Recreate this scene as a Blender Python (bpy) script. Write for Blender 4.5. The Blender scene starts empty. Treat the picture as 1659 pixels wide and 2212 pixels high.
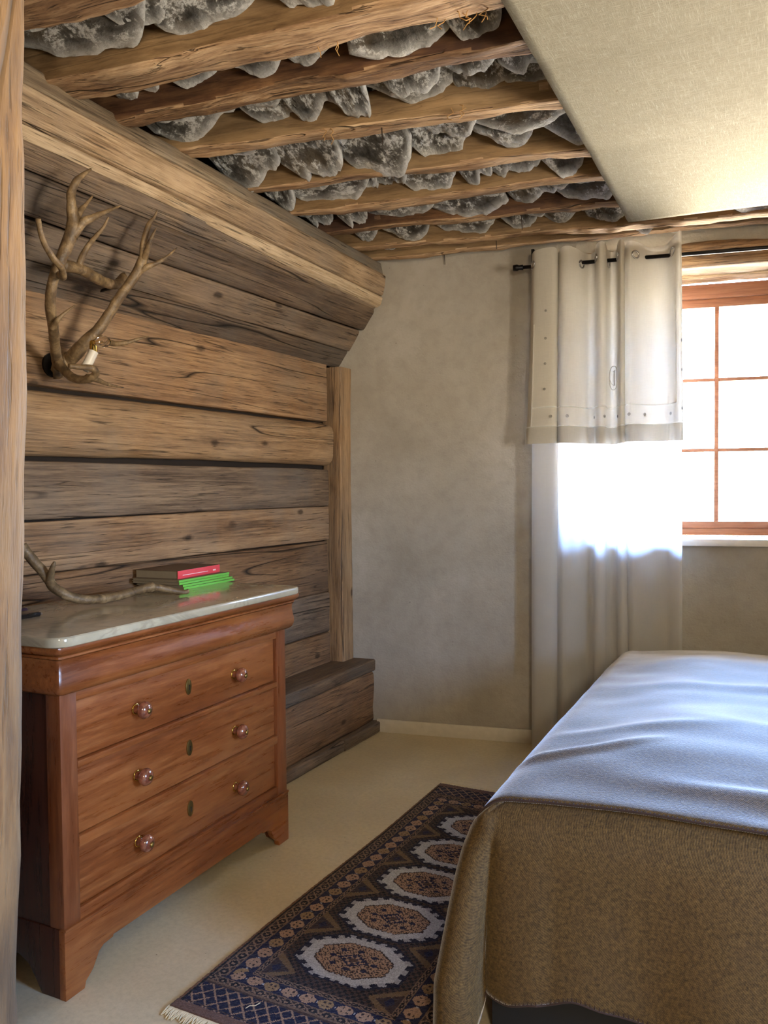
import bpy, math, random
import numpy as np
from mathutils import Vector, Matrix, noise
R = random.Random(7)
S = bpy.context.scene
COL = S.collection

# ------------------------------------------------------------------ camera
cam = bpy.data.objects.new('camera', bpy.data.cameras.new('camera'))
COL.objects.link(cam)
FPX = 1780.0
def _ray(x, y): return Vector((x - 829.5, -(y - 1106.0), -FPX))
_Y = _ray(1752, 1042).normalized()
_Z = _ray(1752 - 3000, 1042 + 25.5).cross(_Y).normalized()
if _Z.y < 0: _Z = -_Z
_X = _Y.cross(_Z)
cam.matrix_world = Matrix.Translation((0, 0, 1.37)) @ Matrix((_X, _Y, _Z)).to_4x4()
cam.data.sensor_fit = 'VERTICAL'; cam.data.sensor_height = 24.0
cam.data.lens = FPX / 2212 * 24.0
cam.data.clip_start = 0.05
S.camera = cam

# ------------------------------------------------------------------ sky, exposure
SKY = 10.5
w = bpy.data.worlds.new('sky'); S.world = w; w.use_nodes = True
nt = w.node_tree; nt.nodes.clear()
_o = nt.nodes.new('ShaderNodeOutputWorld'); _b = nt.nodes.new('ShaderNodeBackground')
_tc = nt.nodes.new('ShaderNodeTexCoord'); _sp = nt.nodes.new('ShaderNodeSeparateXYZ')
_mr = nt.nodes.new('ShaderNodeMapRange'); _mr.inputs[1].default_value = -1; _mr.inputs[2].default_value = 1
_cr = nt.nodes.new('ShaderNodeValToRGB')
el = _cr.color_ramp.elements
el[0].position = 0.0; el[0].color = (1.12, 1.0, .82, 1)          # sunlit ground outside
el[1].position = 1.0; el[1].color = (.24, .46, 1.0, 1)
e = el.new(.49); e.color = (1.1, 1.0, .85, 1)
e = el.new(.515); e.color = (.68, .86, 1.10, 1)
e = el.new(.62); e.color = (.36, .62, 1.15, 1)
nt.links.new(_tc.outputs['Generated'], _sp.inputs[0]); nt.links.new(_sp.outputs[2], _mr.inputs[0])
nt.links.new(_mr.outputs[0], _cr.inputs[0]); nt.links.new(_cr.outputs[0], _b.inputs[0])
_b.inputs[1].default_value = SKY
nt.links.new(_b.outputs[0], _o.inputs[0])
S.view_settings.view_transform = 'Standard'; S.view_settings.look = 'None'
S.view_settings.gamma = 1.0; S.view_settings.use_curve_mapping = False
S.view_settings.exposure = 3.25
S.cycles.use_denoising = True
S.cycles.max_bounces = 7; S.cycles.diffuse_bounces = 5; S.cycles.glossy_bounces = 3; S.cycles.use_adaptive_sampling = True; S.cycles.adaptive_threshold = .06; S.cycles.transparent_max_bounces = 16
S.cycles.sample_clamp_indirect = 6.0
S.cycles.caustics_reflective = False; S.cycles.caustics_refractive = False

def portal(name, mat4, sx, sy):
    l = bpy.data.lights.new(name, 'AREA'); l.shape = 'RECTANGLE'; l.size = sx; l.size_y = sy
    l.cycles.is_portal = True
    o = bpy.data.objects.new(name, l); COL.objects.link(o); o.matrix_world = mat4
    return o

# back wall frame: local X along the wall, local Y into the wall
BA = Vector((-1.922, 4.077, 0)); BD = Vector((.98088, .19462, 0)); BN = Vector((-.19462, .98088, 0))
BACK = Matrix(((BD.x, BN.x, 0, BA.x), (BD.y, BN.y, 0, BA.y), (0, 0, 1, 0), (0, 0, 0, 1)))
def bw(s, t, z): return BA + BD * s + BN * t + Vector((0, 0, z))
def facing(center, normal):
    return Matrix.Translation(center) @ Vector(normal).to_track_quat('-Z', 'Z').to_matrix().to_4x4()
WS0, WS1, WZ0, WZ1 = .86, 2.28, 1.07, 2.40            # window opening in the back wall
portal('window_portal', facing(bw((WS0 + WS1) / 2, .36, (WZ0 + WZ1) / 2), -BN), WS1 - WS0, WZ1 - WZ0)
portal('fill_window_portal', facing((1.98, 1.2, 1.45), (-1, 0, 0)), .8, 1.0)  # sampling guide for the added fill window

# ------------------------------------------------------------------ materials
def srgb(r, g, b):
    f = lambda c: ((c / 255 + .055) / 1.055) ** 2.4 if c > 10 else c / 255 / 12.92
    return (f(r), f(g), f(b), 1)
class NT:
    def __init__(s, name):
        s.m = bpy.data.materials.new(name); s.m.use_nodes = True
        s.t = s.m.node_tree; s.b = s.t.nodes['Principled BSDF']; s.out = s.t.nodes['Material Output']
    def n(s, typ, **kw):
        nd = s.t.nodes.new('ShaderNode' + typ)
        for k, v in kw.items(): setattr(nd, k, v)
        return nd
    def l(s, a, b): s.t.links.new(a, b)
    def coords(s, scale=(1, 1, 1), rnd=True):
        tc = s.n('TexCoord'); v = tc.outputs['Object']
        if rnd:
            oi = s.n('ObjectInfo'); m = s.n('VectorMath', operation='MULTIPLY_ADD')
            cb = s.n('CombineXYZ')
            for i in range(3): s.l(oi.outputs['Random'], cb.inputs[i])
            s.l(cb.outputs[0], m.inputs[0]); m.inputs[1].default_value = (91, 57, 73); s.l(v, m.inputs[2]); v = m.outputs[0]
        return v
    def noise(s, v, scale, detail=4, rough=.55, dist=0, mul=None):
        if mul:
            m = s.n('VectorMath', operation='MULTIPLY'); s.l(v, m.inputs[0]); m.inputs[1].default_value = mul; v = m.outputs[0]
        n = s.n('TexNoise'); s.l(v, n.inputs['Vector']); n.inputs['Scale'].default_value = scale
        n.inputs['Detail'].default_value = detail; n.inputs['Roughness'].default_value = rough
        n.inputs['Distortion'].default_value = dist
        return n.outputs[0]
    def ramp(s, v, stops, interp='LINEAR'):
        r = s.n('ValToRGB'); r.color_ramp.interpolation = interp; e = r.color_ramp.elements
        e[0].position, e[0].color = stops[0]; e[1].position, e[1].color = stops[-1]
        for p, c in stops[1:-1]:
            x = e.new(p); x.color = c
        s.l(v, r.inputs[0]); return r.outputs[0]
    def math(s, op, a, b=0.0, c=0.0):
        m = s.n('Math', operation=op)
        for i, x in enumerate((a, b, c)):
            if isinstance(x, (int, float)): m.inputs[i].default_value = x
            else: s.l(x, m.inputs[i])
        return m.outputs[0]
    def map(s, v, a, b, c, d):
        m = s.n('MapRange'); s.l(v, m.inputs[0])
        for i, x in enumerate((a, b, c, d)): m.inputs[i + 1].default_value = x
        return m.outputs[0]
    def mix(s, f, a, b, mode='MIX'):
        m = s.n('Mix', data_type='RGBA', blend_type=mode)
        for sock, x in ((m.inputs[0], f), (m.inputs[6], a), (m.inputs[7], b)):
            if isinstance(x, (int, float)): sock.default_value = x
            elif isinstance(x, tuple): sock.default_value = x
            else: s.l(x, sock)
        return m.outputs[2]
    def bump(s, h, strength=.3, dist=.01):
        b = s.n('Bump'); b.inputs['Strength'].default_value = strength; b.inputs['Distance'].default_value = dist
        s.l(h, b.inputs['Height']); s.l(b.outputs[0], s.b.inputs['Normal'])
    def set(s, **kw):
        for k, v in kw.items():
            i = s.b.inputs[k.replace('_', ' ')]
            if hasattr(v, 'links') or isinstance(v, bpy.types.NodeSocket): s.l(v, i)
            else: i.default_value = v
        return s.m
BLK = (0, 0, 0, 1); WHT = (1, 1, 1, 1)

def plain(name, col, rough=.6, metal=0.0, spec=.5, **kw):
    k = NT(name)
    v = k.coords()
    n = k.noise(v, 30, 3)
    c = k.mix(k.map(n, .3, .7, 0, .25), col, tuple(x * .6 for x in col[:3]) + (1,))
    return k.set(Base_Color=c, Roughness=rough, Metallic=metal, **kw)

def wood(name, dark, mid, light, grey, axis=0, greyamt=.5, crack=1.0, knots=1.0, rough=.62, bump=.5, fine=42, spec=.35, stain=.35, band=9):
    k = NT(name)
    v = k.coords()
    def st(a, c):
        s = [c, c, c]; s[axis] = a; return tuple(s)
    n1 = k.noise(v, 1.0, 5, .7, .1, st(3.0, fine * 2.6))
    n2 = k.noise(v, 1.0, 5, .6, .5, st(.7, band * 1.5))
    n3 = k.noise(v, 2.1, 4, .6, .4)
    n3b = k.noise(v, 4.6, 5, .6, .6, st(.5, 1))
    n8 = k.noise(v, 1.0, 3, .7, 0, st(11, fine * 6.5))
    g = k.math('ADD', k.math('ADD', k.math('MULTIPLY', n1, .50), k.math('MULTIPLY', n2, .36)), k.math('MULTIPLY', n8, .26))
    col = k.ramp(g, [(.43, dark), (.555, mid), (.67, light)])
    col = k.mix(k.math('MULTIPLY', k.map(n3, .42, .66, 0, 1), greyamt), col, grey)
    dk = tuple(x * .28 for x in dark[:3]) + (1,)
    col = k.mix(k.math('MULTIPLY', k.map(n3b, .56, .74, 0, 1), stain), col, dk)
    n4 = k.noise(v, 1.0, 2, .45, 0, st(.28, 6.0))
    cr = k.map(k.math('ABSOLUTE', k.math('SUBTRACT', n4, .5)), 0, .0055, 1, 0)
    n5 = k.noise(v, 1.0, 2, .5, 0, st(1.3, 3.0))
    cr = k.math('MULTIPLY', cr, k.map(n5, .42, .47, 0, 1))
    n6 = k.noise(v, 1.0, 2, .5, 0, st(.7, 24))
    cr2 = k.map(k.math('ABSOLUTE', k.math('SUBTRACT', n6, .5)), 0, .012, 1, 0)
    cr2 = k.math('MULTIPLY', cr2, k.map(k.noise(v, 1.0, 2, .5, 0, st(3.2, 8)), .53, .60, 0, .75))
    ck = k.map(k.noise(v, 1.0, 3, .6, .1, st(6, 150)), .60, .69, 0, .7)
    crk = k.math('MULTIPLY', k.math('MAXIMUM', ck, k.math('MAXIMUM', cr, cr2)), crack)
    vo = k.n('TexVoronoi', feature='F1', voronoi_dimensions='2D'); sx = k.n('SeparateXYZ'); k.l(v, sx.inputs[0]); o3 = [0, 1, 2]; o3.remove(axis)
    cb = k.n('CombineXYZ'); k.l(k.math('MULTIPLY', sx.outputs[axis], 2.0), cb.inputs[0])
    k.l(k.math('MULTIPLY', k.math('ADD', sx.outputs[o3[0]], sx.outputs[o3[1]]), 4.2), cb.inputs[1]); k.l(cb.outputs[0], vo.inputs['Vector']); vo.inputs['Scale'].default_value = 1.0
    sc_ = k.n('SeparateColor'); k.l(vo.outputs['Color'], sc_.inputs[0])
    wv = k.math('ADD', vo.outputs['Distance'], k.math('MULTIPLY', k.math('SUBTRACT', k.noise(v, 26, 3), .5), .07))
    kn = k.math('MULTIPLY', k.math('MULTIPLY', k.map(wv, .03, .075, 1, 0), k.map(sc_.outputs[0], .45, .5, 0, 1)), knots)
    lt = tuple(min(1, x * 1.25) for x in light[:3]) + (1,)
    col = k.mix(k.math('MULTIPLY', k.map(k.noise(v, 1.0, 4, .6, .3, st(1.6, 4.5)), .54, .70, 0, 1), .45), col, lt)
    col = k.mix(k.math('MULTIPLY', kn, .8), col, dk)
    col = k.mix(k.math('MINIMUM', crk, 1.0), col, tuple(x * .12 for x in dark[:3]) + (1,))
    h = k.math('SUBTRACT', k.math('ADD', k.math('MULTIPLY', n1, .5), k.math('MULTIPLY', n2, .5)), k.math('MULTIPLY', crk, .9))
    k.bump(h, bump, .012)
    rg = k.map(n1, .3, .7, rough - .08, rough + .12)
    return k.set(Base_Color=col, Roughness=rg, Specular_IOR_Level=spec)

M = {}
M['board'] = wood('aged_wall_board', srgb(90, 66, 45), srgb(146, 111, 78), srgb(180, 146, 108), srgb(142, 126, 108))
M['board_brown'] = wood('brown_wall_board', srgb(84, 59, 39), srgb(128, 94, 63), srgb(158, 122, 85), srgb(112, 97, 82))
M['board_grey'] = wood('grey_wall_board', srgb(72, 58, 46), srgb(114, 94, 75), srgb(148, 126, 102), srgb(116, 106, 96), greyamt=.7)
M['board_dark'] = wood('dark_sloping_board', srgb(60, 48, 39), srgb(98, 80, 64), srgb(130, 109, 88), srgb(98, 90, 82), greyamt=.7, stain=.5)
M['log'] = wood('golden_log', srgb(98, 72, 48), srgb(152, 119, 84), srgb(184, 151, 112), srgb(146, 129, 108), greyamt=.45)
M['beam'] = wood('honey_beam', srgb(106, 82, 58), srgb(162, 134, 102), srgb(198, 172, 138), srgb(156, 143, 126), greyamt=.4)
M['beam_pale'] = wood('pale_beam_edge', srgb(132, 106, 78), srgb(184, 158, 124), srgb(212, 190, 158), srgb(180, 164, 142), greyamt=.3)
M['beam_grey'] = wood('weathered_beam_cap', srgb(84, 70, 54), srgb(126, 108, 86), srgb(160, 142, 116), srgb(122, 116, 106), greyamt=.8)
M['rafter'] = wood('hewn_rafter', srgb(96, 64, 44), srgb(176, 142, 106), srgb(214, 184, 146), srgb(168, 138, 106), greyamt=.3, crack=.9, bump=1.0, fine=20, stain=.5)
M['rafter_dark'] = wood('dark_hewn_rafter', srgb(64, 42, 30), srgb(144, 112, 80), srgb(208, 174, 134), srgb(104, 76, 56), greyamt=.7, crack=.9, bump=1.0, fine=20, stain=.75)
M['rafter_flank'] = wood('shaded_patina_rafter_flank', srgb(104, 78, 50), srgb(134, 106, 72), srgb(156, 126, 88), srgb(122, 104, 78), greyamt=.4, crack=.3, knots=.5, bump=.3, fine=14, stain=.3)  # smooth patina, with the flank's shade also darkened into the colour
M['rafter_flank_dark'] = wood('shaded_barky_rafter_flank', srgb(62, 38, 24), srgb(104, 72, 46), srgb(138, 102, 66), srgb(58, 36, 26), greyamt=.9, crack=.4, knots=.5, bump=.4, fine=14, stain=.6)  # same for the dark rafters: flank shade is part of this colour
M['post'] = wood('foreground_post_wood', srgb(58, 40, 23), srgb(92, 66, 38), srgb(124, 95, 60), srgb(80, 70, 58), greyamt=.6, crack=.5, fine=12, stain=.6, bump=.8)
M['ledge'] = wood('ledge_wood', srgb(62, 48, 37), srgb(106, 84, 62), srgb(142, 114, 84), srgb(100, 90, 78), greyamt=.6, stain=.55)
M['winwood'] = wood('window_larch', srgb(128, 82, 58), srgb(150, 99, 71), srgb(166, 115, 84), srgb(148, 100, 74), greyamt=.1, crack=.15, knots=.2, rough=.45, bump=.12, stain=.05)
M['lintel'] = wood('lintel_log', srgb(140, 104, 64), srgb(186, 150, 104), srgb(216, 184, 140), srgb(184, 154, 118), greyamt=.2, bump=.8)
CH = dict(greyamt=.25, crack=.12, knots=.25, rough=.30, bump=.05, fine=16, spec=.5, stain=.18, band=4)
M['cherry'] = wood('cherry_wood', srgb(106, 55, 25), srgb(132, 74, 35), srgb(156, 96, 50), srgb(94, 45, 23), **CH)
M['cherry_v'] = wood('cherry_wood_upright', srgb(104, 54, 27), srgb(122, 68, 35), srgb(138, 82, 45), srgb(100, 50, 28), axis=2, **CH)
M['cherry_side'] = wood('shaded_cherry_side', srgb(46, 20, 11), srgb(60, 27, 14), srgb(72, 34, 18), srgb(46, 20, 11), axis=2, **CH)  # cherry with the shade of the chest's near side put into the colour

def mat_plaster():
    k = NT('grey_lime_plaster'); v = k.coords(rnd=False)
    a = k.noise(v, 1.6, 5, .6, .5); b = k.noise(v, 14, 6, .65); c = k.noise(v, 90, 3)
    col = k.ramp(a, [(.3, srgb(158, 150, 137)), (.55, srgb(174, 167, 154)), (.75, srgb(188, 182, 170))])
    col = k.mix(k.map(b, .45, .7, 0, .28), col, srgb(138, 129, 114))
    vo = k.n('TexVoronoi'); k.l(v, vo.inputs['Vector']); vo.inputs['Scale'].default_value = 16
    sp = k.map(vo.outputs['Distance'], .03, .07, .5, 0)
    sp = k.math('MULTIPLY', sp, k.map(k.noise(v, 5, 2), .52, .6, 0, 1))
    col = k.mix(sp, col, srgb(92, 84, 72))
    h = k.math('ADD', k.math('MULTIPLY', b, .7), k.math('MULTIPLY', c, .35))
    k.bump(h, .45, .012)
    return k.set(Base_Color=col, Roughness=.9, Specular_IOR_Level=.2)
M['plaster'] = mat_plaster()

def mat_floor():
    k = NT('beige_floor'); v = k.coords(rnd=False)
    a = k.noise(v, 2.5, 5, .6); b = k.noise(v, 60, 4, .7)
    col = k.ramp(a, [(.3, srgb(198, 182, 148)), (.7, srgb(216, 202, 170))])
    col = k.mix(k.map(b, .4, .72, 0, .35), col, srgb(160, 146, 116))
    vo = k.n('TexVoronoi'); k.l(v, vo.inputs['Vector']); vo.inputs['Scale'].default_value = 28
    sp = k.math('MULTIPLY', k.map(vo.outputs['Distance'], .04, .09, .8, 0), k.map(k.noise(v, 9, 2), .52, .6, 0, 1))
    col = k.mix(sp, col, srgb(120, 96, 66))
    k.bump(b, .12, .004)
    return k.set(Base_Color=col, Roughness=.42, Specular_IOR_Level=.4)
M['floor'] = mat_floor()

def mat_stone():
    k = NT('grey_stone_slab'); v0 = k.coords(); vm = k.n('VectorMath', operation='MULTIPLY'); k.l(v0, vm.inputs[0]); vm.inputs[1].default_value = (1, 1, .12); v = vm.outputs[0]
    a = k.noise(v, 4.5, 7, .68); b = k.noise(v, 20, 7, .75); c = k.noise(v, 2.2, 3)
    col = k.ramp(a, [(.36, srgb(62, 58, 53)), (.5, srgb(102, 98, 91)), (.64, srgb(144, 140, 132))])
    col = k.mix(k.map(c, .5, .7, 0, .5), col, srgb(120, 102, 76))
    wh = k.math('MULTIPLY', k.map(b, .45, .54, 0, 1), k.map(a, .49, .54, 0, 1))
    at = k.n('Attribute', attribute_name='rim')
    wh = k.math('MAXIMUM', k.math('MULTIPLY', wh, .9), k.math('MULTIPLY', at.outputs['Fac'], k.map(b, .34, .5, .5, 1)))
    col = k.mix(wh, col, srgb(232, 231, 226))
    h = k.math('ADD', a, k.math('MULTIPLY', b, .6))
    k.bump(h, .9, .02)
    return k.set(Base_Color=col, Roughness=.85, Specular_IOR_Level=.25)
M['stone'] = mat_stone()

def mat_marble():
    k = NT('cream_marble'); v = k.coords(rnd=False)
    a = k.noise(v, 2.4, 6, .6, 1.8); b = k.noise(v, 9, 5, .6, .8)
    vein = k.map(k.math('ABSOLUTE', k.math('SUBTRACT', a, .5)), 0, .03, .35, 0)
    col = k.mix(k.map(b, .35, .7, 0, .6), srgb(182, 171, 146), srgb(156, 146, 122))
    col = k.mix(vein, col, srgb(120, 110, 96))
    return k.set(Base_Color=col, Roughness=.10, Specular_IOR_Level=.75)
M['marble'] = mat_marble()

def weave(k, v, f):
    sx = k.n('SeparateXYZ'); k.l(v, sx.inputs[0])
    a = k.math('SINE', k.math('MULTIPLY', sx.outputs[0], f)); b = k.math('SINE', k.math('MULTIPLY', sx.outputs[1], f))
    return k.math('MULTIPLY', a, b)

def cloth_mix(k, col, trans, translucency):
    k.set(Base_Color=col, Roughness=.9, Specular_IOR_Level=.1)
    tr = k.n('BsdfTranslucent')
    if isinstance(trans, tuple): tr.inputs[0].default_value = trans
    else: k.l(trans, tr.inputs[0])
    mx = k.n('MixShader'); mx.inputs[0].default_value = translucency
    k.l(k.b.outputs[0], mx.inputs[1]); k.l(tr.outputs[0], mx.inputs[2]); k.l(mx.outputs[0], k.out.inputs[0])
    return k.m

def mat_canvas():
    k = NT('natural_linen_canvas'); v = k.coords(rnd=False)
    a = k.noise(v, 1.0, 4, .6, 0, (26, 430, 60)); b = k.noise(v, 1.0, 4, .6, 0, (430, 26, 60)); c = k.noise(v, 3, 4)
    th = k.math('MAXIMUM', a, b)
    col = k.ramp(th, [(.42, srgb(136, 129, 110)), (.58, srgb(154, 147, 128)), (.74, srgb(180, 174, 156))])
    col = k.mix(k.map(c, .4, .7, 0, .25), col, srgb(142, 134, 114))
    vo = k.n('TexVoronoi'); k.l(v, vo.inputs['Vector']); vo.inputs['Scale'].default_value = 7
    col = k.mix(k.map(vo.outputs['Distance'], .018, .03, .8, 0), col, srgb(96, 76, 52))
    k.bump(k.math('ADD', th, k.math('MULTIPLY', c, .6)), .35, .006)
    return cloth_mix(k, col, srgb(200, 190, 164), .08)
M['canvas'] = mat_canvas()

def mat_linen(name, base, tr, amt):
    k = NT(name); v = k.coords(rnd=False)
    a = k.noise(v, 1.0, 3, .6, 0, (30, 30, 420)); b = k.noise(v, 1.0, 3, .6, 0, (420, 420, 16)); c = k.noise(v, 9, 4)
    t = k.math('MULTIPLY', k.math('ADD', a, b), .5)
    col = k.mix(k.map(t, .35, .65, .35, 0), base, tuple(x * .72 for x in base[:3]) + (1,))
    k.bump(k.math('ADD', k.math('MULTIPLY', t, .3), c), .2, .01)
    return cloth_mix(k, col, tr, amt)
M['linen'] = mat_linen('white_linen', srgb(208, 202, 188), (.5, .49, .46, 1), .10)
M['sheer'] = mat_linen('sheer_white_cotton', srgb(228, 224, 216), (.86, .88, .92, 1), .55)
M['hem'] = mat_linen('linen_hem', srgb(186, 180, 166), (.5, .48, .42, 1), .05)
def mat_stitch():
    k = NT('drawn_thread_line'); k.set(Base_Color=srgb(250, 248, 242)); return cloth_mix(k, srgb(250, 248, 242), (.95, .95, .92, 1), .6)
M['stitch'] = mat_stitch()
M['monogram'] = plain('ecru_embroidery', srgb(176, 168, 150), .8)
M['rosette'] = plain('grey_embroidery', srgb(120, 116, 112), .8)

def mat_blanket():
    k = NT('tan_wool_twill'); v = k.coords(rnd=False)
    sx = k.n('SeparateXYZ'); k.l(v, sx.inputs[0]); X, Y, Z = sx.outputs
    dg = k.math('ADD', k.math('ADD', X, k.math('MULTIPLY', Y, -1.0)), Z)
    dg2 = k.math('SUBTRACT', k.math('ADD', X, Y), k.math('MULTIPLY', Z, 1.3))
    wv = k.math('ADD', k.math('SINE', k.math('MULTIPLY', dg, 1000)), k.math('MULTIPLY', k.math('SINE', k.math('MULTIPLY', dg2, 1250)), .7))
    n = k.noise(v, 130, 3, .6); n2 = k.noise(v, 16, 4); n3 = k.noise(v, 420, 2)
    t = k.math('ADD', k.math('MULTIPLY', wv, .06), k.math('ADD', k.math('MULTIPLY', n, .7), k.math('MULTIPLY', n3, .35)))
    col = k.ramp(t, [(.30, srgb(50, 36, 16)), (.52, srgb(84, 64, 31)), (.82, srgb(122, 97, 54))])
    col = k.mix(k.map(n2, .45, .75, 0, .25), col, srgb(84, 64, 40))
    vo = k.n('TexVoronoi'); k.l(v, vo.inputs['Vector']); vo.inputs['Scale'].default_value = 60
    col = k.mix(k.math('MULTIPLY', k.map(vo.outputs['Distance'], .08, .14, .75, 0), k.map(k.noise(v, 20, 2), .55, .62, 0, 1)), col, srgb(60, 44, 30))
    k.bump(t, .35, .004)
    return k.set(Base_Color=col, Roughness=.75, Specular_IOR_Level=.35, Sheen_Weight=.9, Sheen_Roughness=.27, Sheen_Tint=(1, 1, 1, 1))
M['blanket'] = mat_blanket()
M['stitch_dark'] = plain('dark_blanket_stitch', srgb(58, 40, 32), .9)
M['black_fabric'] = plain('black_bed_fabric', srgb(26, 25, 26), .85)
M['mattress'] = plain('mattress_cotton', srgb(225, 222, 214), .8)
M['iron'] = plain('black_iron', srgb(28, 26, 26), .42, .6)
M['steel'] = plain('rusty_nail_iron', srgb(72, 60, 52), .5, .8)
M['straw'] = plain('dry_straw', srgb(176, 134, 78), .8)
M['white_paint'] = plain('white_painted_skirting', srgb(214, 206, 188), .5)
M['sill'] = plain('white_sill', srgb(226, 220, 210), .4)
M['brass'] = plain('aged_brass', srgb(150, 122, 66), .35, .9)
M['brass_hi'] = plain('polished_brass', srgb(226, 186, 96), .18, 1.0)
M['ceramic'] = plain('ivory_candle_socket', srgb(214, 206, 190), .4)
M['keyhole'] = plain('keyhole_black', srgb(14, 11, 9), .8)
M['gap'] = plain('dark_backing', srgb(40, 30, 22), .95)
M['paper'] = plain('book_pages', srgb(128, 112, 84), .85)
M['cover_brown'] = plain('brown_book_cover', srgb(92, 70, 48), .55)
M['red'] = plain('red_book_spine', srgb(236, 74, 84), .4)
M['green'] = plain('green_booklet', srgb(112, 196, 74), .4)
M['print_white'] = plain('spine_print', srgb(250, 226, 222), .5)
M['phone'] = plain('black_phone_glass', srgb(14, 15, 20), .12, 0, Coat_Weight=.6)
M['phone_purple'] = plain('plum_phone_case', srgb(52, 30, 46), .3)
M['metal'] = plain('bright_metal', srgb(210, 210, 214), .2, 1.0)
M['knob'] = NT('glossy_knob'); 
def mat_knob():
    k = M['knob']; v = k.coords()
    n = k.noise(v, 60, 3)
    return k.set(Base_Color=k.mix(k.map(n, .35, .65, 0, 1), srgb(104, 52, 36), srgb(150, 92, 66)), Roughness=.14, Specular_IOR_Level=.8, Coat_Weight=.7, Coat_Roughness=.06)
M['knob'] = mat_knob()
def mat_antler():
    k = NT('antler_horn'); v = k.coords()
    a = k.noise(v, 22, 5, .6, .5); b = k.noise(v, 90, 4, .6)
    col = k.ramp(a, [(.3, srgb(68, 53, 36)), (.5, srgb(114, 92, 63)), (.72, srgb(164, 139, 102))])
    col = k.mix(k.map(b, .5, .7, 0, .5), col, srgb(70, 56, 40))
    k.bump(k.math('ADD', a, b), .5, .004)
    return k.set(Base_Color=col, Roughness=.5)
M['antler'] = mat_antler()
def mat_rug():
    k = NT('knotted_rug_pile'); at = k.n('Attribute', attribute_name='pile')
    v = k.coords(rnd=False); n = k.noise(v, 240, 3)
    col = k.mix(k.map(n, .3, .7, 0, .4), at.outputs['Color'], BLK)
    k.bump(n, .5, .004)
    return k.set(Base_Color=col, Roughness=.85, Specular_IOR_Level=.15, Sheen_Weight=.12, Sheen_Roughness=.4)
M['rug'] = mat_rug()
M['fringe'] = plain('cream_fringe', srgb(216, 200, 164), .9)
M['kilim'] = plain('brown_kilim_end', srgb(116, 84, 66), .9)
def mat_glass(name, tint=WHT):
    k = NT(name)
    tr = k.n('BsdfTransparent'); tr.inputs[0].default_value = tint
    gl = k.n('BsdfGlossy'); gl.inputs['Roughness'].default_value = .02
    fr = k.n('Fresnel'); fr.inputs[0].default_value = 1.45
    mx = k.n('MixShader'); k.l(fr.outputs[0], mx.inputs[0]); k.l(tr.outputs[0], mx.inputs[1]); k.l(gl.outputs[0], mx.inputs[2])
    k.l(mx.outputs[0], k.out.inputs[0]); return k.m
M['glass'] = mat_glass('window_glass')
def mat_bulb():
    k = NT('clear_bulb_glass'); return k.set(Base_Color=(1, .9, .78, 1), Roughness=.02, Transmission_Weight=1.0, IOR=1.45)
M['bulb'] = mat_bulb()

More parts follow.
